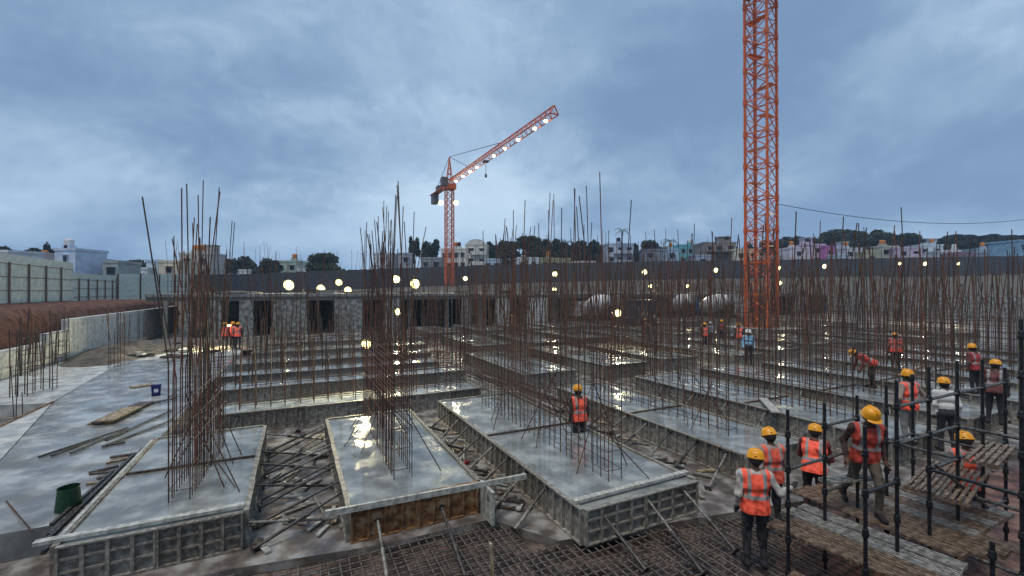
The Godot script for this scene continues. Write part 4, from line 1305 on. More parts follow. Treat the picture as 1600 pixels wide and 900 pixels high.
# ---------- props ----------
func prop(foot: Vector3, head: Vector3, label: String, group: String, pale := false) -> void:
	var t := thing("steel_prop", label, "prop", foot, 0, group)
	var d := head - foot
	var m: Material = M.pipe_pale if pale else M.pipe
	var k := rnd(.45, .6)
	bar(t, "outer_tube", Vector3.ZERO, d * k, .03, m)
	bar(t, "inner_tube", d * (k - .04), d, .022, M.pipe_pale if rng.randf() < .5 else M.pipe)
	bar(t, "collar", d * (k - .035), d * (k + .035), .042, M.pipe)
	bx(t, "foot_plate", d.normalized() * .006, Vector3(.14, .012, .14), M.pipe, along(Vector3.ZERO, d))
	bx(t, "head_plate", d, Vector3(.1, .012, .1), M.pipe, along(Vector3.ZERO, d))
func build_props() -> void:
	# crossing braces in the gap between the first two footings
	for k in 9:
		var z := -8.6 - k * .56 + rnd(-.2, .2)
		var L := "steel brace crossing the gap between the bucket side footing and the shining footing"
		if k % 2 == 0:
			prop(Vector3(.72, .06, z - .25), Vector3(-.68, rnd(.42, .54), z + rnd(-.3, .2)), L, "braces in the first gap", k % 4 == 0)
			prop(Vector3(-.6, .06, z + .2), Vector3(.8, rnd(.42, .54), z - .3), L, "braces in the first gap")
		else:
			prop(Vector3(-.58, .06, z), Vector3(.79, rnd(.4, .54), z - rnd(0, .4)), L, "braces in the first gap")
	for k in 8:
		var z := -7.2 - k * .82
		prop(Vector3(rnd(3.3, 3.5), .03, z + rnd(.1, .4)), Vector3(4.24, .5, z), "slanting steel prop holding the left side form of the ribbed front footing", "props along the ribbed front footing", k % 3 == 0)
		if k % 2 == 0:
			prop(Vector3(4.0, .05, z - .5), Vector3(3.18, .45, z - .2), "short brace against the right form of the shining footing", "braces of the shining footing")
	for k in 8:
		var z := -6.9 - k * .85
		prop(Vector3(rnd(7.7, 8.0), .03, z + rnd(.1, .5)), Vector3(8.84, .5, z), "slanting prop holding the form of the footing behind the vested men", "props of the footing behind the vested men", k % 2 == 0)
		if k % 3 == 1:
			prop(Vector3(8.3, .05, z), Vector3(6.96, .48, z + .3), "brace against the right form of the ribbed front footing", "right side braces of the ribbed front footing")
	for j in 5:
		var x := 12.95 + 4.15 * j
		for k in 6:
			var z := -6.0 - k * 1.35
			prop(Vector3(x - rnd(.8, 1.1), .03, z + rnd(0, .4)), Vector3(x - .06, .5, z), "slanting prop along the front row footings beyond the scaffold", "props of the front row footings", k % 2 == 0)
	for k in 14:
		var g: Array = [[-.55, .7], [3.3, 4.15], [7.1, 8.6]][k % 3]
		var a := Vector3(rnd(g[0], g[1]), .04, rnd(-13, -7.8))
		var b := Vector3(rnd(g[0], g[1]), .05 + rnd(0, .12), a.z + rnd(-1.6, 1.6))
		tag(bar(self, "dropped_tube", a, b, .024, M.pipe_pale if k % 2 else M.pipe), "steel tube dropped in the muddy gap between footings", "tube", "tubes dropped in the gaps")
	# front props reaching over the mat
	for a in [[590, 812, 606, 912], [690, 792, 728, 905]]:
		prop(gp(a[2], a[3], -.03), gp(a[0], a[1], .5), "long adjustable prop against the brown plywood front", "front props of the shining footing", a[0] == 590)
	for a in [[933, 792, 1010, 892], [1010, 778, 1100, 898], [1068, 766, 1150, 862]]:
		prop(gp(a[2], a[3], -.03), gp(a[0], a[1], .5), "long adjustable prop against the ribbed steel front", "front props of the ribbed front footing")
	for k in 5:
		prop(Vector3(-1.6 + k * 1.7, .03, -14.6), Vector3(-1.6 + k * 1.7 + .1, .5, -15.28), "short prop holding the narrow strip form behind the first footings", "props of the narrow strip")

# ---------- loose things ----------
func board(label: String, a: Vector3, b: Vector3, w: float, h: float, m: Material, group := "", called := "loose_board") -> void:
	var t := put(self, called, cube, m)
	var d := b - a
	var q := Basis.looking_at(d.normalized(), Vector3.UP if absf(d.normalized().y) < .95 else Vector3.RIGHT)
	t.transform = Transform3D(Basis(q.x * w, q.y * h, q.z * d.length()), (a + b) / 2)
	tag(t, label, "board" if called == "loose_board" else "pipe", group)
func build_clutter() -> void:
	# rebar mat in the trench in front of the footings
	var mt := thing("rebar_mat", "flat mat of crossing reinforcing bars in the trench before the footings", "rebar mat", Vector3(3, -.15, -5.5))
	var mo := mt.position
	var x := -3.4
	while x < 9.0:
		var zf := -7.62 if x < 3.4 else lerpf(-6.4, -5.4, (x - 3.9) / 5.0)
		if x < -1.0:
			zf = -8.1
		bar(mt, "long_bar", Vector3(x, -.045 + rnd(-.008, .008), zf + rnd(0, .15)) - mo, Vector3(x + rnd(-.06, .06), -.045, -2.4) - mo, .0125, M.mat_bar)
		x += rnd(.11, .17)
	var z := -7.95
	while z > -99.0 and z < -2.6:
		var x0 := -3.4 if z < -7.4 else -2.0
		var x1 := -.8 if z < -7.6 else (3.5 if z < -6.4 else lerpf(4.0, 8.6, clampf((z + 6.3) / .9, 0, 1)))
		bar(mt, "cross_bar", Vector3(x0, -.075, z) - mo, Vector3(x1, -.075 + rnd(-.006, .006), z + rnd(-.04, .04)) - mo, .0125, M.mat_bar)
		z += rnd(.12, .18)
	for k in 16:
		var p := Vector3(rnd(-.5, 8.0), -.02, rnd(-5.4, -3.8))
		var a := rnd(-.5, .5)
		tag(bar(self, "offcut_bar", p, p + Vector3(sin(a) * 1.2, .012, cos(a) * 1.2), .012, M.mat_bar), "short bar lying loose on the rebar mat", "steel bar", "loose bars on the mat")
	# boards on the form edges
	board("long plank laid along the top of the brown plywood front", gp(508, 803, .62), gp(822, 744, .64), .05, .1, M.pale_board)
	board("grey board capping the ribbed steel front form", Vector3(4.25, .635, -6.28), Vector3(6.95, .635, -6.32), .11, .05, M.pale_board)
	board("pale board along the front edge of the footing by the bucket", Vector3(-3.3, .63, -8.62), Vector3(-.75, .63, -8.62), .12, .05, M.pale_board)
	board("upright form board closing the corner of the brown plywood front", Vector3(3.2, .3, -7.25), Vector3(3.2, .3, -7.84), .05, .6, M.pale_board)
	var up := gp(770, 905, -.1)
	board("upright timber stake sticking out of the rebar mat", Vector3(up.x, -.12, up.z), Vector3(up.x - .02, .42, up.z - .04), .07, .035, M.timber)
	board("pale timber edge beside the slab and the bucket side footing", Vector3(-3.07, .59, -8.6), Vector3(-3.07, .59, -13.4), .06, .06, M.pale_board)
	for k in 4:
		board("dark pipe lying along the edge of the wet slab", Vector3(-3.2 - k * .08, .48 + .03 * (k % 2), -8.6 - k * .3), Vector3(-3.2 - k * .04, .49 + .03 * (k % 2), -13.2 + k * .5), .05, .05, M.pipe, "pipes along the wet slab edge", "loose_pipe")
	for k in 10:
		var p := gp(150 + rnd(-15, 50), 770 - rnd(0, 75), .47)
		var a := rnd(.9, 2.1)
		board("short dark board scattered beside the slab edge", p, p + Vector3(cos(a - 1.2) * rnd(.3, .6), .01, -sin(a - 1.2) * .3), .09, .03, M.timber_dark if k % 3 else M.timber, "scattered boards on the wet slab")
	for a in [[150, 662, 200, 640, 3], [180, 648, 225, 630, 2], [205, 605, 240, 600, 1]]:
		for k in a[4]:
			board("weathered form board lying flat on the wet slab", gp(a[0] + k * 6, a[1] - k * 2, .48 + k * .045), gp(a[2] + k * 5, a[3] - k * 2, .48 + k * .045), .42, .04, M.timber_dark if k % 2 else M.timber, "form boards on the wet slab")
	for a in [[160, 698, 272, 655], [165, 688, 270, 640], [60, 714, 200, 668], [110, 708, 195, 672], [80, 712, 160, 682], [190, 640, 275, 622]]:
		tag(bar(self, "scaffold_tube", gp(a[0], a[1], .48), gp(a[2], a[3], .49), .024, M.pipe), "dark steel tube lying across the wet slab", "tube", "tubes on the wet slab")
	tag(bar(self, "leaning_rod", gp(10, 783, .46), gp(50, 835, .46) + Vector3(0, .05, 0), .012, M.rust_b), "single rod lying alone on the wet slab below the bucket", "steel bar")
	# the green bucket: a drum cut open at one side
	var bk := thing("green_bucket", "cut open green plastic drum standing on the wet slab", "bucket", gp(107, 795, .45), .5)
	var bm := mb()
	lathe(bm, [Vector2(.001, .01), Vector2(.17, .01), Vector2(.18, .0), Vector2(.16, .2), Vector2(.145, .36), Vector2(.15, .38), Vector2(.138, .375), Vector2(.15, .2), Vector2(.16, .03), Vector2(.001, .025)], 18)
	put(bk, "shell", done(bm), M.green)
	var hm := mb()
	for k in 8:
		var u := PI * k / 8
		var w := PI * (k + 1) / 8
		mtube(hm, Vector3(cos(u) * .15, .36 + sin(u) * .08, sin(u) * .06), Vector3(cos(w) * .15, .36 + sin(w) * .08, sin(w) * .06), .006, .006, 5)
	put(bk, "handle", done(hm), M.dark)
	var b2 := thing("blue_bucket", "small blue square bucket on the wet slab near the first cage", "bucket", gp(244, 618, .45), .2)
	var b3 := mb()
	lathe(b3, [Vector2(.001, .02), Vector2(.17, .0), Vector2(.2, .36), Vector2(.215, .37), Vector2(.19, .36), Vector2(.16, .03), Vector2(.001, .03)], 4, Transform3D(Basis.from_euler(Vector3(0, .78, 0)), Vector3.ZERO))
	put(b2, "shell", done(b3), M.blue)
	bx(b2, "label_patch", Vector3(0, .2, .14), Vector3(.12, .12, .02), M.white, Basis.from_euler(Vector3(-.08, 0, 0)))
	# debris in the gaps
	for k in 120:
		var gap: Array = [[-.6, .75, -13.2, -8.3], [3.35, 4.1, -13.5, -7.6], [7.2, 8.6, -13.5, -6.6], [-2.2, 6.0, -18.8, -17.0]][k % 4]
		var p := Vector3(rnd(gap[0], gap[1]), .03, rnd(gap[2], gap[3]))
		var a := rnd(0, PI)
		var l := rnd(.2, .65)
		board("offcut board lying in the muddy gap between footings", p, p + Vector3(cos(a) * l, rnd(.0, .05), sin(a) * l), rnd(.06, .12), .03, [M.timber, M.timber_dark, M.pale_board, M.steel_form_b][rng.randi() % 4], "offcuts in the gaps")
	var rc := thing("red_clamp", "red painted clamp lying in the gap beside the ribbed front footing", "clamp", gp(727, 727, .02), .4)
	bx(rc, "jaw", Vector3(0, .05, 0), Vector3(.22, .08, .07), M.red)
	bar(rc, "screw", Vector3(-.1, .06, 0), Vector3(.25, .04, .05), .018, M.pipe)
	# long bundles of loose bars lying slantwise over the middle footings
	for k in 26:
		var a := gp(rnd(690, 760), rnd(566, 590), .75)
		var b := gp(rnd(860, 1010), rnd(640, 690), .72)
		b.y = .62 + rnd(.05, .25)
		a.y = .62 + rnd(.05, .4)
		tag(bar(self, "loose_bar", a, a.lerp(b, rnd(.6, 1.0)), .013, M.rust_b), "long loose bar lying slantwise over the middle footings", "steel bar", "loose bars over the middle footings")
	# knots of beam reinforcement lying across the middle of the pit
	for k in 16:
		var px := rnd(640, 1120)
		var d := rnd(24, 40)
		var q := ray(px, 455) * d
		var t := thing("beam_cage", "brown beam cage lying across the middle of the pit", "rebar cage", Vector3(q.x, 0.02, q.z), rnd(-.15, .15), "beam cages lying in the pit")
		var l := rnd(4.0, 8.0)
		for s in [[0, -.3], [.7, -.3], [0, .3], [.7, .3], [.35, -.3], [.35, .3]]:
			bar(t, "long_bar", Vector3(-l / 2, s[0], s[1]), Vector3(l / 2, s[0], s[1]), .016, M.rust_c if k % 2 else M.rust_a)
		var xx := -l / 2
		while xx < l / 2:
			bar(t, "link", Vector3(xx, 0, -.3), Vector3(xx, .7, -.3), .01, M.rust_a)
			bar(t, "link", Vector3(xx, 0, .3), Vector3(xx, .7, .3), .01, M.rust_a)
			xx += .22
	# bars standing in the small pit at the left edge
	for k in 30:
		var p := Vector3(rnd(-11, -7.6), 0, rnd(-20, -14))
		tag(bar(self, "standing_bar", p, p + Vector3(rnd(-.08, .08), rnd(.9, 1.8), rnd(-.08, .08)), .012, M.rust_b), "upright bar in the sunken bay at the left edge", "steel bar", "bars in the sunken bay")
	board("brown form board edging the sunken bay", Vector3(-7.24, .3, -12.0), Vector3(-7.28, .3, -20.2), .04, .42, M.ply_form)
	for k in 60:
		var pd: Array = pads[rng.randi() % pads.size()]
		var q := Vector3(pd[0] + rnd(-.9, .9), .6 + rnd(.02, .1), rnd(pd[1], pd[2]))
		var an := rnd(0, PI)
		board("board left lying on a far wet footing", q, q + Vector3(cos(an), rnd(-.02, .06), sin(an)) * rnd(.5, 1.8), rnd(.08, .25), .04, [M.timber, M.timber_dark, M.pale_board, M.rust_a][rng.randi() % 4], "boards on the far footings")
	for k in 40:
		var q := Vector3(rnd(-2, 9), .04, rnd(-46, -37))
		var an := rnd(0, PI)
		board("board strewn on the floor before the basement bays", q, q + Vector3(cos(an), rnd(0, .2), sin(an)) * rnd(.8, 2.4), rnd(.1, .4), .05, [M.timber, M.timber_dark, M.pale_board, M.white][rng.randi() % 4], "boards before the basement bays")
	var rk := thing("steel_rack", "open frame of dark steel tubes leaning by the retaining wall", "rack", Vector3(-11.1, 0, -27.5))
	for j in 5:
		bar(rk, "post", Vector3(rnd(-.1, .1), 0, -j * 1.15), Vector3(.05, 2.1, -j * 1.15), .03, M.pipe)
	for y in [.35, .85, 1.5, 2.05]:
		bar(rk, "rail", Vector3(.03, y, .2), Vector3(.03, y + rnd(-.05, .05), -4.8), .025, M.pipe)
	# rubble and cement bags near the retaining wall
	for k in 22:
		var p := gp(rnd(190, 330), rnd(530, 560), .42)
		var sm := mb()
		mbox(sm, Vector3.ZERO, Vector3(rnd(.4, 1.4), rnd(.1, .3), rnd(.3, .7)), Basis.from_euler(Vector3(rnd(-.2, .2), rnd(0, 3), rnd(-.2, .2))))
		tag(put(self, "rubble_block", done(sm), [M.timber_dark, M.dark, M.pale_board, M.bank][rng.randi() % 4], Transform3D(Basis.IDENTITY, p + Vector3(0, .1, 0))), "dark rubble piece by the far end of the retaining wall", "rubble", "rubble by the retaining wall")

# ---------- people: one smooth surface grown round tapered bones ----------
func nets(bones: Array, cell: float, k: float) -> Dictionary:
	var lo := Vector3.ONE * 1e9
	var hi := -lo
	for b in bones:
		var r: float = maxf(b[2], b[3]) + cell * 3.0
		lo = lo.min(b[0] - Vector3.ONE * r).min(b[1] - Vector3.ONE * r)
		hi = hi.max(b[0] + Vector3.ONE * r).max(b[1] + Vector3.ONE * r)
	var nx := int((hi.x - lo.x) / cell) + 2
	var ny := int((hi.y - lo.y) / cell) + 2
	var nz := int((hi.z - lo.z) / cell) + 2
	var fld := PackedFloat32Array()
	fld.resize(nx * ny * nz)
	fld.fill(1.0)
	var best := PackedFloat32Array()
	best.resize(nx * ny * nz)
	best.fill(9.0)
	var own := PackedByteArray()
	own.resize(nx * ny * nz)
	for bi in bones.size():
		var a: Vector3 = bones[bi][0]
		var ba: Vector3 = bones[bi][1] - a
		var ra: float = bones[bi][2]
		var rb: float = bones[bi][3]
		var mg := maxf(ra, rb) + maxf(cell * 2.2, k)
		var l: Vector3 = (a.min(bones[bi][1]) - Vector3.ONE * mg - lo) / cell
		var h: Vector3 = (a.max(bones[bi][1]) + Vector3.ONE * mg - lo) / cell
		var inv := 1.0 / maxf(ba.length_squared(), 1e-8)
		for z in range(maxi(int(l.z), 0), mini(int(h.z) + 1, nz)):
			for y in range(maxi(int(l.y), 0), mini(int(h.y) + 1, ny)):
				var row := (z * ny + y) * nx
				for x in range(maxi(int(l.x), 0), mini(int(h.x) + 1, nx)):
					var p := lo + Vector3(x, y, z) * cell - a
					var t := clampf(p.dot(ba) * inv, 0.0, 1.0)
					var d := (p - ba * t).length() - lerpf(ra, rb, t)
					var i := row + x
					if d < best[i]:
						best[i] = d
						own[i] = bi
					var f := fld[i]
					var g := maxf(k - absf(f - d), 0.0) / k
					fld[i] = minf(f, d) - g * g * k * 0.25
	var out := {"v": PackedVector3Array(), "n": PackedVector3Array(), "o": PackedByteArray(), "i": PackedInt32Array()}
	var idx := PackedInt32Array()
	idx.resize(nx * ny * nz)
	idx.fill(-1)
	var sy := nx
	var sz := nx * ny
	for z in nz - 1:
		for y in ny - 1:
			for x in nx - 1:
				var i := z * sz + y * sy + x
				var v0 := fld[i]
				var v1 := fld[i + 1]
				var v2 := fld[i + sy]
				var v3 := fld[i + sy + 1]
				var v4 := fld[i + sz]
				var v5 := fld[i + sz + 1]
				var v6 := fld[i + sz + sy]
				var v7 := fld[i + sz + sy + 1]
				var c := int(v0 < 0) + int(v1 < 0) + int(v2 < 0) + int(v3 < 0) + int(v4 < 0) + int(v5 < 0) + int(v6 < 0) + int(v7 < 0)
				if c == 0 or c == 8:
					continue
				var s := Vector3.ZERO
				var n := 0
				for e in [[v0, v1, 0, 0, 0, 0], [v2, v3, 0, 0, 1, 0], [v4, v5, 0, 0, 0, 1], [v6, v7, 0, 0, 1, 1], [v0, v2, 1, 0, 0, 0], [v1, v3, 1, 1, 0, 0], [v4, v6, 1, 0, 0, 1], [v5, v7, 1, 1, 0, 1], [v0, v4, 2, 0, 0, 0], [v1, v5, 2, 1, 0, 0], [v2, v6, 2, 0, 1, 0], [v3, v7, 2, 1, 1, 0]]:
					if (e[0] < 0) != (e[1] < 0):
						var q := Vector3(e[3], e[4], e[5])
						q[e[2]] = e[0] / (e[0] - e[1])
						s += q
						n += 1
				var g := Vector3(v1 + v3 + v5 + v7 - v0 - v2 - v4 - v6, v2 + v3 + v6 + v7 - v0 - v1 - v4 - v5, v4 + v5 + v6 + v7 - v0 - v1 - v2 - v3)
				idx[i] = out.v.size()
				out.v.append(lo + (Vector3(x, y, z) + s / n) * cell)
				out.n.append(g.normalized())
				out.o.append(own[i])
	for z in range(1, nz - 1):
		for y in range(1, ny - 1):
			for x in range(1, nx - 1):
				var i := z * sz + y * sy + x
				var f := fld[i] < 0
				for ax in 3:
					var st: int = [1, sy, sz][ax]
					if (fld[i + st] < 0) == f:
						continue
					var u: int = [sy, sz, 1][ax]
					var w: int = [sz, 1, sy][ax]
					var a := idx[i]
					var b := idx[i - u]
					var c := idx[i - u - w]
					var d := idx[i - w]
					if a < 0 or b < 0 or c < 0 or d < 0:
						continue
					for q in ([a, c, b, a, d, c] if f else [a, b, c, a, c, d]):
						out.i.append(q)
	return out
var fold := FastNoiseLite.new()
func skin_to(d: Dictionary, net: Dictionary, bones: Array, crease := 0.0) -> void:
	var k: int = d.v.size()
	for i in net.v.size():
		var f := fold.get_noise_3dv(net.v[i] * Vector3(1, .7, 1))
		d.v.append(net.v[i] + net.n[i] * f * crease)
		d.n.append((net.n[i] + Vector3(fold.get_noise_3dv(net.v[i] + Vector3(.02, 0, 0)) - f, fold.get_noise_3dv(net.v[i] + Vector3(0, .02, 0)) - f, fold.get_noise_3dv(net.v[i] + Vector3(0, 0, .02)) - f) * -crease * 40.0).normalized())
	for o in net.o:
		d.c.append(bones[o][4])
	for i in net.i:
		d.i.append(k + i)

# pose: points in the person's own frame, facing -Z, feet at y = 0
func stand() -> Dictionary:
	return {"pelvis": Vector3(0, .93, 0), "chest": Vector3(0, 1.27, -.01), "neck": Vector3(0, 1.46, 0), "head": Vector3(0, 1.60, -.025), "look": Vector3(0, 0, -1),
		"sl": Vector3(-.185, 1.40, 0), "sr": Vector3(.185, 1.40, 0), "el": Vector3(-.24, 1.12, .03), "er": Vector3(.24, 1.12, .03), "wl": Vector3(-.24, .87, -.06), "wr": Vector3(.24, .87, -.06),
		"kl": Vector3(-.11, .49, -.03), "kr": Vector3(.11, .49, -.03), "al": Vector3(-.12, .09, .02), "ar": Vector3(.12, .09, .02), "tl": Vector3(-.14, .04, -.17), "tr": Vector3(.14, .04, -.17), "shift": Vector3.ZERO}
func bend(p: Dictionary, ang: float) -> Dictionary:
	# fold the upper body forward about the hips
	var q := Basis.from_euler(Vector3(-ang, 0, 0))
	for k in ["chest", "neck", "head", "sl", "sr", "el", "er", "wl", "wr"]:
		p[k] = p.pelvis + q * (p[k] - p.pelvis)
	p.look = q * p.look
	return p
func person(label: String, at: Vector3, turn: float, p: Dictionary, shirt: Color, trousers: Color, vest: Color, fine: bool, helmet: Material = null, gloves := false, scale := 1.0) -> void:
	var t := thing("person", label, "person", at, turn)
	t.scale = Vector3.ONE * scale
	var skin := Color(.10, .052, .032)
	var boot := Color(.012, .011, .011)
	var hair := Color(.008, .007, .007)
	var hand := Color(.02, .02, .022) if gloves else skin
	var up: Vector3 = (p.neck - p.pelvis).normalized()
	var rt: Vector3 = (p.sr - p.sl).normalized()
	var fw: Vector3 = up.cross(rt).normalized()
	var hl: Vector3 = p.pelvis - rt * .095 - up * .02
	var hr: Vector3 = p.pelvis + rt * .095 - up * .02
	var bones := [
		[p.pelvis - rt * .07, p.pelvis + rt * .07, .115, .115, trousers],
		[p.pelvis.lerp(p.chest, .45) - rt * .055, p.pelvis.lerp(p.chest, .45) + rt * .055, .11, .11, shirt],
		[p.chest - rt * .075, p.chest + rt * .075, .118, .118, shirt],
		[p.sl, p.sr, .07, .07, shirt], [p.neck - up * .05, p.head - up * .04, .055, .05, skin],
		[p.sl, p.el, .062, .047, shirt], [p.sr, p.er, .062, .047, shirt],
		[p.el, p.wl, .047, .034, shirt], [p.er, p.wr, .047, .034, shirt],
		[hl, p.kl, .095, .065, trousers], [hr, p.kr, .095, .065, trousers],
		[p.kl, p.al, .064, .045, trousers], [p.kr, p.ar, .064, .045, trousers],
		[p.al + Vector3(0, -.03, .03), p.tl, .05, .036, boot], [p.ar + Vector3(0, -.03, .03), p.tr, .05, .036, boot]]
	var d := mb()
	var look: Vector3 = p.look.normalized()
	var hu: Vector3 = (up - look * up.dot(look)).normalized()
	if look.dot(up) < -.3 or absf(look.dot(up)) > .9:
		hu = (up + fw * .6 - look * (up + fw * .6).dot(look)).normalized()
	var hrt := look.cross(hu)
	var hc: Vector3 = p.head
	var hb := [[hc + hu * .03 + look * -.015, hc + hu * .035 + look * .02, .092, .085, hair if not fine else skin],
		[hc - hu * .03 + look * .025, hc - hu * .085 + look * .055, .07, .042, skin],
		[hc + hu * .0 - look * .04, hc + hu * .05 - look * .045, .078, .08, hair],
		[hc + look * .095 + hu * .01, hc + look * .112 - hu * .025, .012, .017, skin],
		[hc - hrt * .035 + look * .088 + hu * .022, hc + hrt * .035 + look * .088 + hu * .022, .016, .016, skin],
		[hc - hrt * .085 - hu * .01, hc - hrt * .09 + hu * .025, .016, .02, skin],
		[hc + hrt * .085 - hu * .01, hc + hrt * .09 + hu * .025, .016, .02, skin],
		[hc - hrt * .02 + look * .085 - hu * .062, hc + hrt * .02 + look * .085 - hu * .062, .010, .010, Color(.06, .02, .018)],
		[hc - hrt * .033 + look * .093 + hu * .008, hc - hrt * .032 + look * .094 + hu * .008, .0115, .0115, Color(.02, .015, .013)],
		[hc + hrt * .033 + look * .093 + hu * .008, hc + hrt * .032 + look * .094 + hu * .008, .0115, .0115, Color(.02, .015, .013)]]
	var hands := []
	for s in [-1.0, 1.0]:
		var w: Vector3 = p.wl if s < 0 else p.wr
		var e: Vector3 = p.el if s < 0 else p.er
		var f := (w - e).normalized()
		var pn := f.cross(fw * s).normalized() if absf(f.dot(fw)) < .9 else f.cross(up * s).normalized()
		var sd := pn.cross(f).normalized()
		var hb2 := [[w - f * .02, w + f * .06, .030, .034, hand], [w + f * .03 - sd * .018, w + f * .085 - sd * .024, .022, .016, hand], [w + f * .03 + sd * .018, w + f * .085 + sd * .024, .022, .016, hand]]
		for k in 4:
			var o := sd * (k - 1.5) * .0195
			var ln: float = [.032, .038, .036, .028][k]
			var q1 := w + f * (.085 + ln) + o * 1.05 + pn * .012
			var q2 := q1 + f * ln * .65 + pn * .022
			hb2.append([w + f * .075 + o, q1, .0098, .009, hand])
			hb2.append([q1, q2, .009, .0078, hand])
		var tb := w + f * .03 - sd * .03
		hb2.append([tb, tb + f * .035 - sd * .022 + pn * .012, .0125, .0105, hand])
		hb2.append([tb + f * .035 - sd * .022 + pn * .012, tb + f * .065 - sd * .018 + pn * .024, .0105, .009, hand])
		hands.append(hb2)
	if fine:
		skin_to(d, nets(bones, .016, .05), bones, .011)
		skin_to(d, nets(hb, .006, .018), hb)
		for h in hands:
			skin_to(d, nets(h, .0045, .006), h)
	else:
		bones.append_array(hb.slice(0, 4))
		for h in hands:
			bones.append_array(h.slice(0, 1))
		skin_to(d, nets(bones, .03, .05), bones)
	put(t, "body", done(d), M.body)
	if vest.a > 0.0:
		var grow := .018 if fine else .024
		var vb := [
			[p.pelvis - up * .07 - rt * .07, p.pelvis - up * .07 + rt * .07, .122 + grow, .122 + grow, vest],
			[p.pelvis + up * .03 - rt * .07, p.pelvis + up * .03 + rt * .07, .118 + grow, .118 + grow, vest],
			[p.pelvis.lerp(p.chest, .45) - rt * .058, p.pelvis.lerp(p.chest, .45) + rt * .058, .114 + grow, .114 + grow, vest],
			[p.chest - rt * .078, p.chest + rt * .078, .12 + grow, .12 + grow, vest],
			[p.sl + rt * .035, p.sr - rt * .035, .072 + grow, .072 + grow, vest]]
		var net := nets(vb, .014 if fine else .026, .05)
		var vd := mb()
		var keep := PackedByteArray()
		for i in net.v.size():
			var q: Vector3 = net.v[i] - p.pelvis
			var h: float = q.dot(up)
			var lat := absf(q.dot(rt))
			var c := vest
			if h > .14 and h < .195:
				c = Color(.25, .25, .24)
			elif h >= .195 and lat > .085 and lat < .135:
				c = Color(.25, .25, .24)
			vd.c.append(c)
			keep.append(0 if h < -.085 or (h > .515 and lat < .075) else 1)
		var tmp := mb()
		skin_to(tmp, net, vb, .011)
		vd.v = tmp.v
		vd.n = tmp.n
		for j in range(0, net.i.size(), 3):
			if keep[net.i[j]] and keep[net.i[j + 1]] and keep[net.i[j + 2]]:
				vd.i.append_array(PackedInt32Array([net.i[j], net.i[j + 1], net.i[j + 2]]))
		put(t, "safety_vest", done(vd), M.vest)
	if helmet != null:
		var hm := mb()
		lathe(hm, [Vector2(.128, -.012), Vector2(.132, .0), Vector2(.124, .012), Vector2(.120, .05), Vector2(.108, .09), Vector2(.08, .122), Vector2(.04, .138), Vector2(.001, .142)], 22)
		# peak and crown ridge
		for k in 8:
			var u := -PI * .3 + PI * .6 * k / 8
			var v := -PI * .3 + PI * .6 * (k + 1) / 8
			var iu := Vector3(sin(u) * .125, .004, -cos(u) * .125)
			var iv := Vector3(sin(v) * .125, .004, -cos(v) * .125)
			var ou := Vector3(sin(u) * .14, -.016, -cos(u) * .175)
			var ov := Vector3(sin(v) * .14, -.016, -cos(v) * .175)
			quad(hm, iu, iv, ov, ou)
		mbox(hm, Vector3(0, .128, 0), Vector3(.03, .03, .13))
		mbox(hm, Vector3(0, .105, -.075), Vector3(.026, .03, .06), Basis.from_euler(Vector3(.6, 0, 0)))
		mbox(hm, Vector3(0, .105, .075), Vector3(.026, .03, .06), Basis.from_euler(Vector3(-.6, 0, 0)))
		put(t, "hard_hat", done(hm), helmet, Transform3D(Basis(hrt, hu, -look), hc + hu * .045))
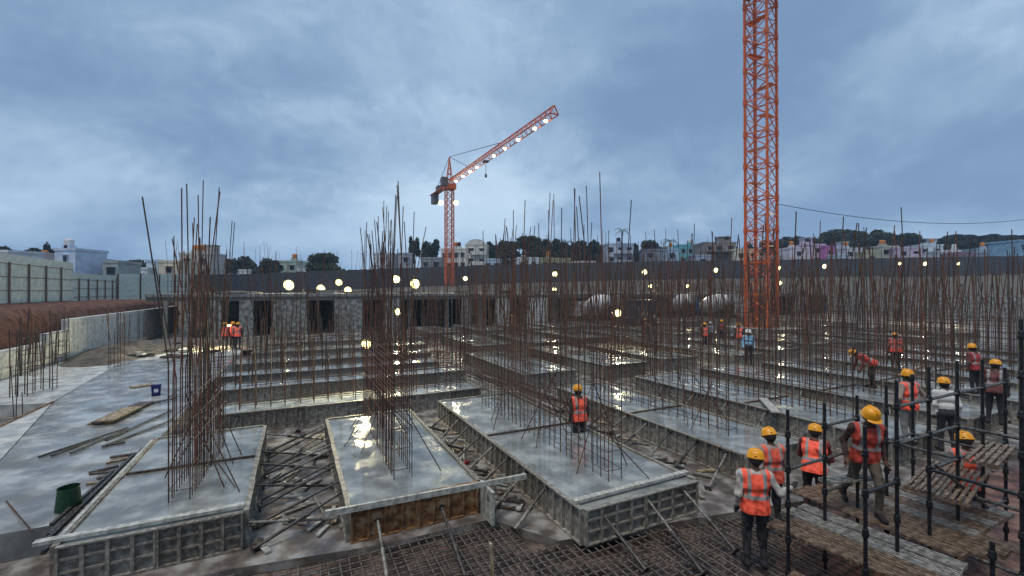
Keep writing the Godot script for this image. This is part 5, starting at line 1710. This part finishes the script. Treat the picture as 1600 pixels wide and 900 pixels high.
func build_people() -> void:
	var away := deg_to_rad(YAW)
	fold.seed = 3
	fold.frequency = 9.0
	fold.fractal_octaves = 2
	var orange := Color(.93, .11, .055)
	var red := Color(.62, .07, .045)
	var none := Color(0, 0, 0, 0)
	var dark := Color(.02, .02, .024)
	# man gripping the scaffold, seen from behind
	var p := stand()
	p.er = Vector3(.34, 1.17, .06)
	p.wr = Vector3(.52, 1.22, -.06)
	p.wl = Vector3(-.22, .88, -.1)
	p.look = Vector3(.35, -.25, -1)
	p.head = Vector3(.03, 1.6, -.05)
	person("man in orange vest and pale shirt gripping the scaffold tube", gp(1180, 886, 0), away - .18, p, Color(.42, .40, .37), dark, orange, true, M.helmet, true)
	p = stand()
	p.look = Vector3(.3, -.5, -1)
	p.head = Vector3(.02, 1.59, -.06)
	p.er = Vector3(.26, 1.13, -.02)
	p.wr = Vector3(.2, .98, -.22)
	p.wl = Vector3(-.2, .95, -.2)
	person("man in faded orange vest standing with his back turned, behind the one at the scaffold", dp(1206, 825, 7.8) * Vector3(1, 0, 1) + Vector3(0, 0, 0), away + .1, p, Color(.25, .22, .20), dark, Color(.72, .11, .065), true, M.helmet)
	p = bend(stand(), .32)
	p.wl = Vector3(-.2, .95, -.55)
	p.wr = Vector3(.2, .95, -.55)
	p.el = Vector3(-.26, 1.08, -.3)
	p.er = Vector3(.26, 1.08, -.3)
	person("man in orange vest and maroon shirt bending over behind the decks", dp(1270, 455, 8.5) * Vector3(1, 0, 1) + Vector3(0, -.14, 0), away - .7, p, Color(.12, .018, .018), Color(.03, .012, .012), orange, true, M.helmet)
	# man striding over the deck towards us
	p = bend(stand(), .22)
	p.kl = Vector3(-.12, .52, -.2)
	p.al = Vector3(-.12, .1, -.16)
	p.tl = Vector3(-.13, .04, -.34)
	p.kr = Vector3(.12, .5, .12)
	p.ar = Vector3(.13, .2, .42)
	p.tr = Vector3(.14, .06, .28)
	p.el = Vector3(-.27, 1.12, .1)
	p.er = Vector3(.27, 1.14, .05)
	p.wl = Vector3(-.26, .88, -.06)
	p.wr = Vector3(.3, .9, -.12)
	p.look = Vector3(-.25, -.55, -1)
	person("man in dark jacket and red vest striding over the scaffold deck", Vector3(8.04, .716, -3.8), away + PI - .25, p, Color(.045, .022, .018), Color(.075, .062, .045), Color(.42, .05, .028), true, M.helmet, false, .98)
	p = stand()
	p.look = Vector3(.5, -.4, -1)
	person("man in orange vest beyond the open ladder-like planks", dp(1508, 455, 7.6) * Vector3(1, 0, 1) + Vector3(0, 0, 0), away - .4, p, Color(.3, .24, .22), dark, orange, true, M.helmet)
	# men on and between the footings: [px, feet py or -1, depth, ground, turn, bend, label, shirt, vest, helmet]
	var rows := [
		[905, 11.4, 0.0, .3, .1, "man in dark shirt and orange vest standing between two long footings", dark, orange, M.helmet, dark],
		[1419, 10.4, .58, .2, .0, "man in orange vest with hands on hips on the footing behind the scaffold", Color(.25, .2, .17), orange, M.helmet, Color(.2, .2, .19)],
		[1478, 10.6, .35, -.4, .15, "man in white shirt with yellow helmet behind the scaffold", Color(.5, .5, .48), none, M.helmet, dark],
		[1553, 12.0, .58, -.9, .25, "man in dark vest stooping beside the tallest scaffold upright", Color(.04, .03, .03), Color(.10, .025, .02), M.helmet, dark],
		[1523, 15.5, .58, .1, .1, "man in dull red vest on a wet footing beyond the scaffold", Color(.12, .04, .04), Color(.30, .03, .03), M.helmet, dark],
		[1399, 20.0, .58, -.6, .2, "man in red vest walking over the far wet footings", Color(.15, .06, .05), red, M.helmet, dark],
		[1362, 16.6, .58, 1.3, 1.0, "man in red vest bent double over the cage bars", Color(.2, .05, .04), red, M.helmet, dark],
		[1169, 21.5, .58, 2.9, .0, "man in light blue shirt with white helmet facing the pour", Color(.22, .45, .62), none, M.helmet_white, dark],
		[1101, 30.0, .3, .2, .0, "man in orange vest on the pit floor left of the man in blue", dark, orange, M.helmet, dark],
		[1110, 31.0, .3, .6, .0, "man in pale blue shirt beside a man in orange vest", Color(.3, .38, .46), none, M.helmet_white, dark],
		[1127, 33.0, .3, -.6, .1, "man in dull red shirt stooping before the near crane", Color(.2, .05, .045), none, M.helmet, dark],
		[1154, 27.0, .5, .0, .0, "man in orange vest right beside the foot of the near crane", dark, orange, M.helmet, Color(.2, .19, .17)],
		[800, 42.0, .2, 2.6, .0, "man in dull orange vest before a dark basement bay", dark, Color(.5, .12, .07), M.helmet, dark],
		[1010, 36.0, .2, .4, .2, "man in brown shirt among the dense rebar", Color(.12, .07, .05), none, M.helmet, dark],
		[352, 29.0, .4, .3, .0, "man in red vest on the left of the three under the lamp", dark, red, M.helmet, dark],
		[363, 29.4, .4, -.2, .05, "man in red vest in the middle of the three under the lamp", dark, Color(.75, .12, .08), M.helmet, dark],
		[372, 28.8, .4, .1, .0, "man in bright orange vest on the right of the three under the lamp", dark, orange, M.helmet, dark]]
	for r in rows:
		p = stand()
		if r[4] > 0.0:
			p = bend(p, r[4])
		if r[0] == 1419:
			p.el = Vector3(-.38, 1.14, .08)
			p.er = Vector3(.38, 1.14, .08)
			p.wl = Vector3(-.2, 1.0, -.04)
			p.wr = Vector3(.2, 1.0, -.04)
		if r[4] >= 1.0:
			p.wl = p.sl + Vector3(-.05, -.55, -.1)
			p.wr = p.sr + Vector3(.05, -.55, -.1)
			p.el = p.sl + Vector3(-.08, -.28, 0)
			p.er = p.sr + Vector3(.08, -.28, 0)
		var g := dp(r[0], 455, r[1])
		person(r[5], Vector3(g.x, r[2], g.z), away + r[3], p, r[6], r[9], r[7], false, r[8])
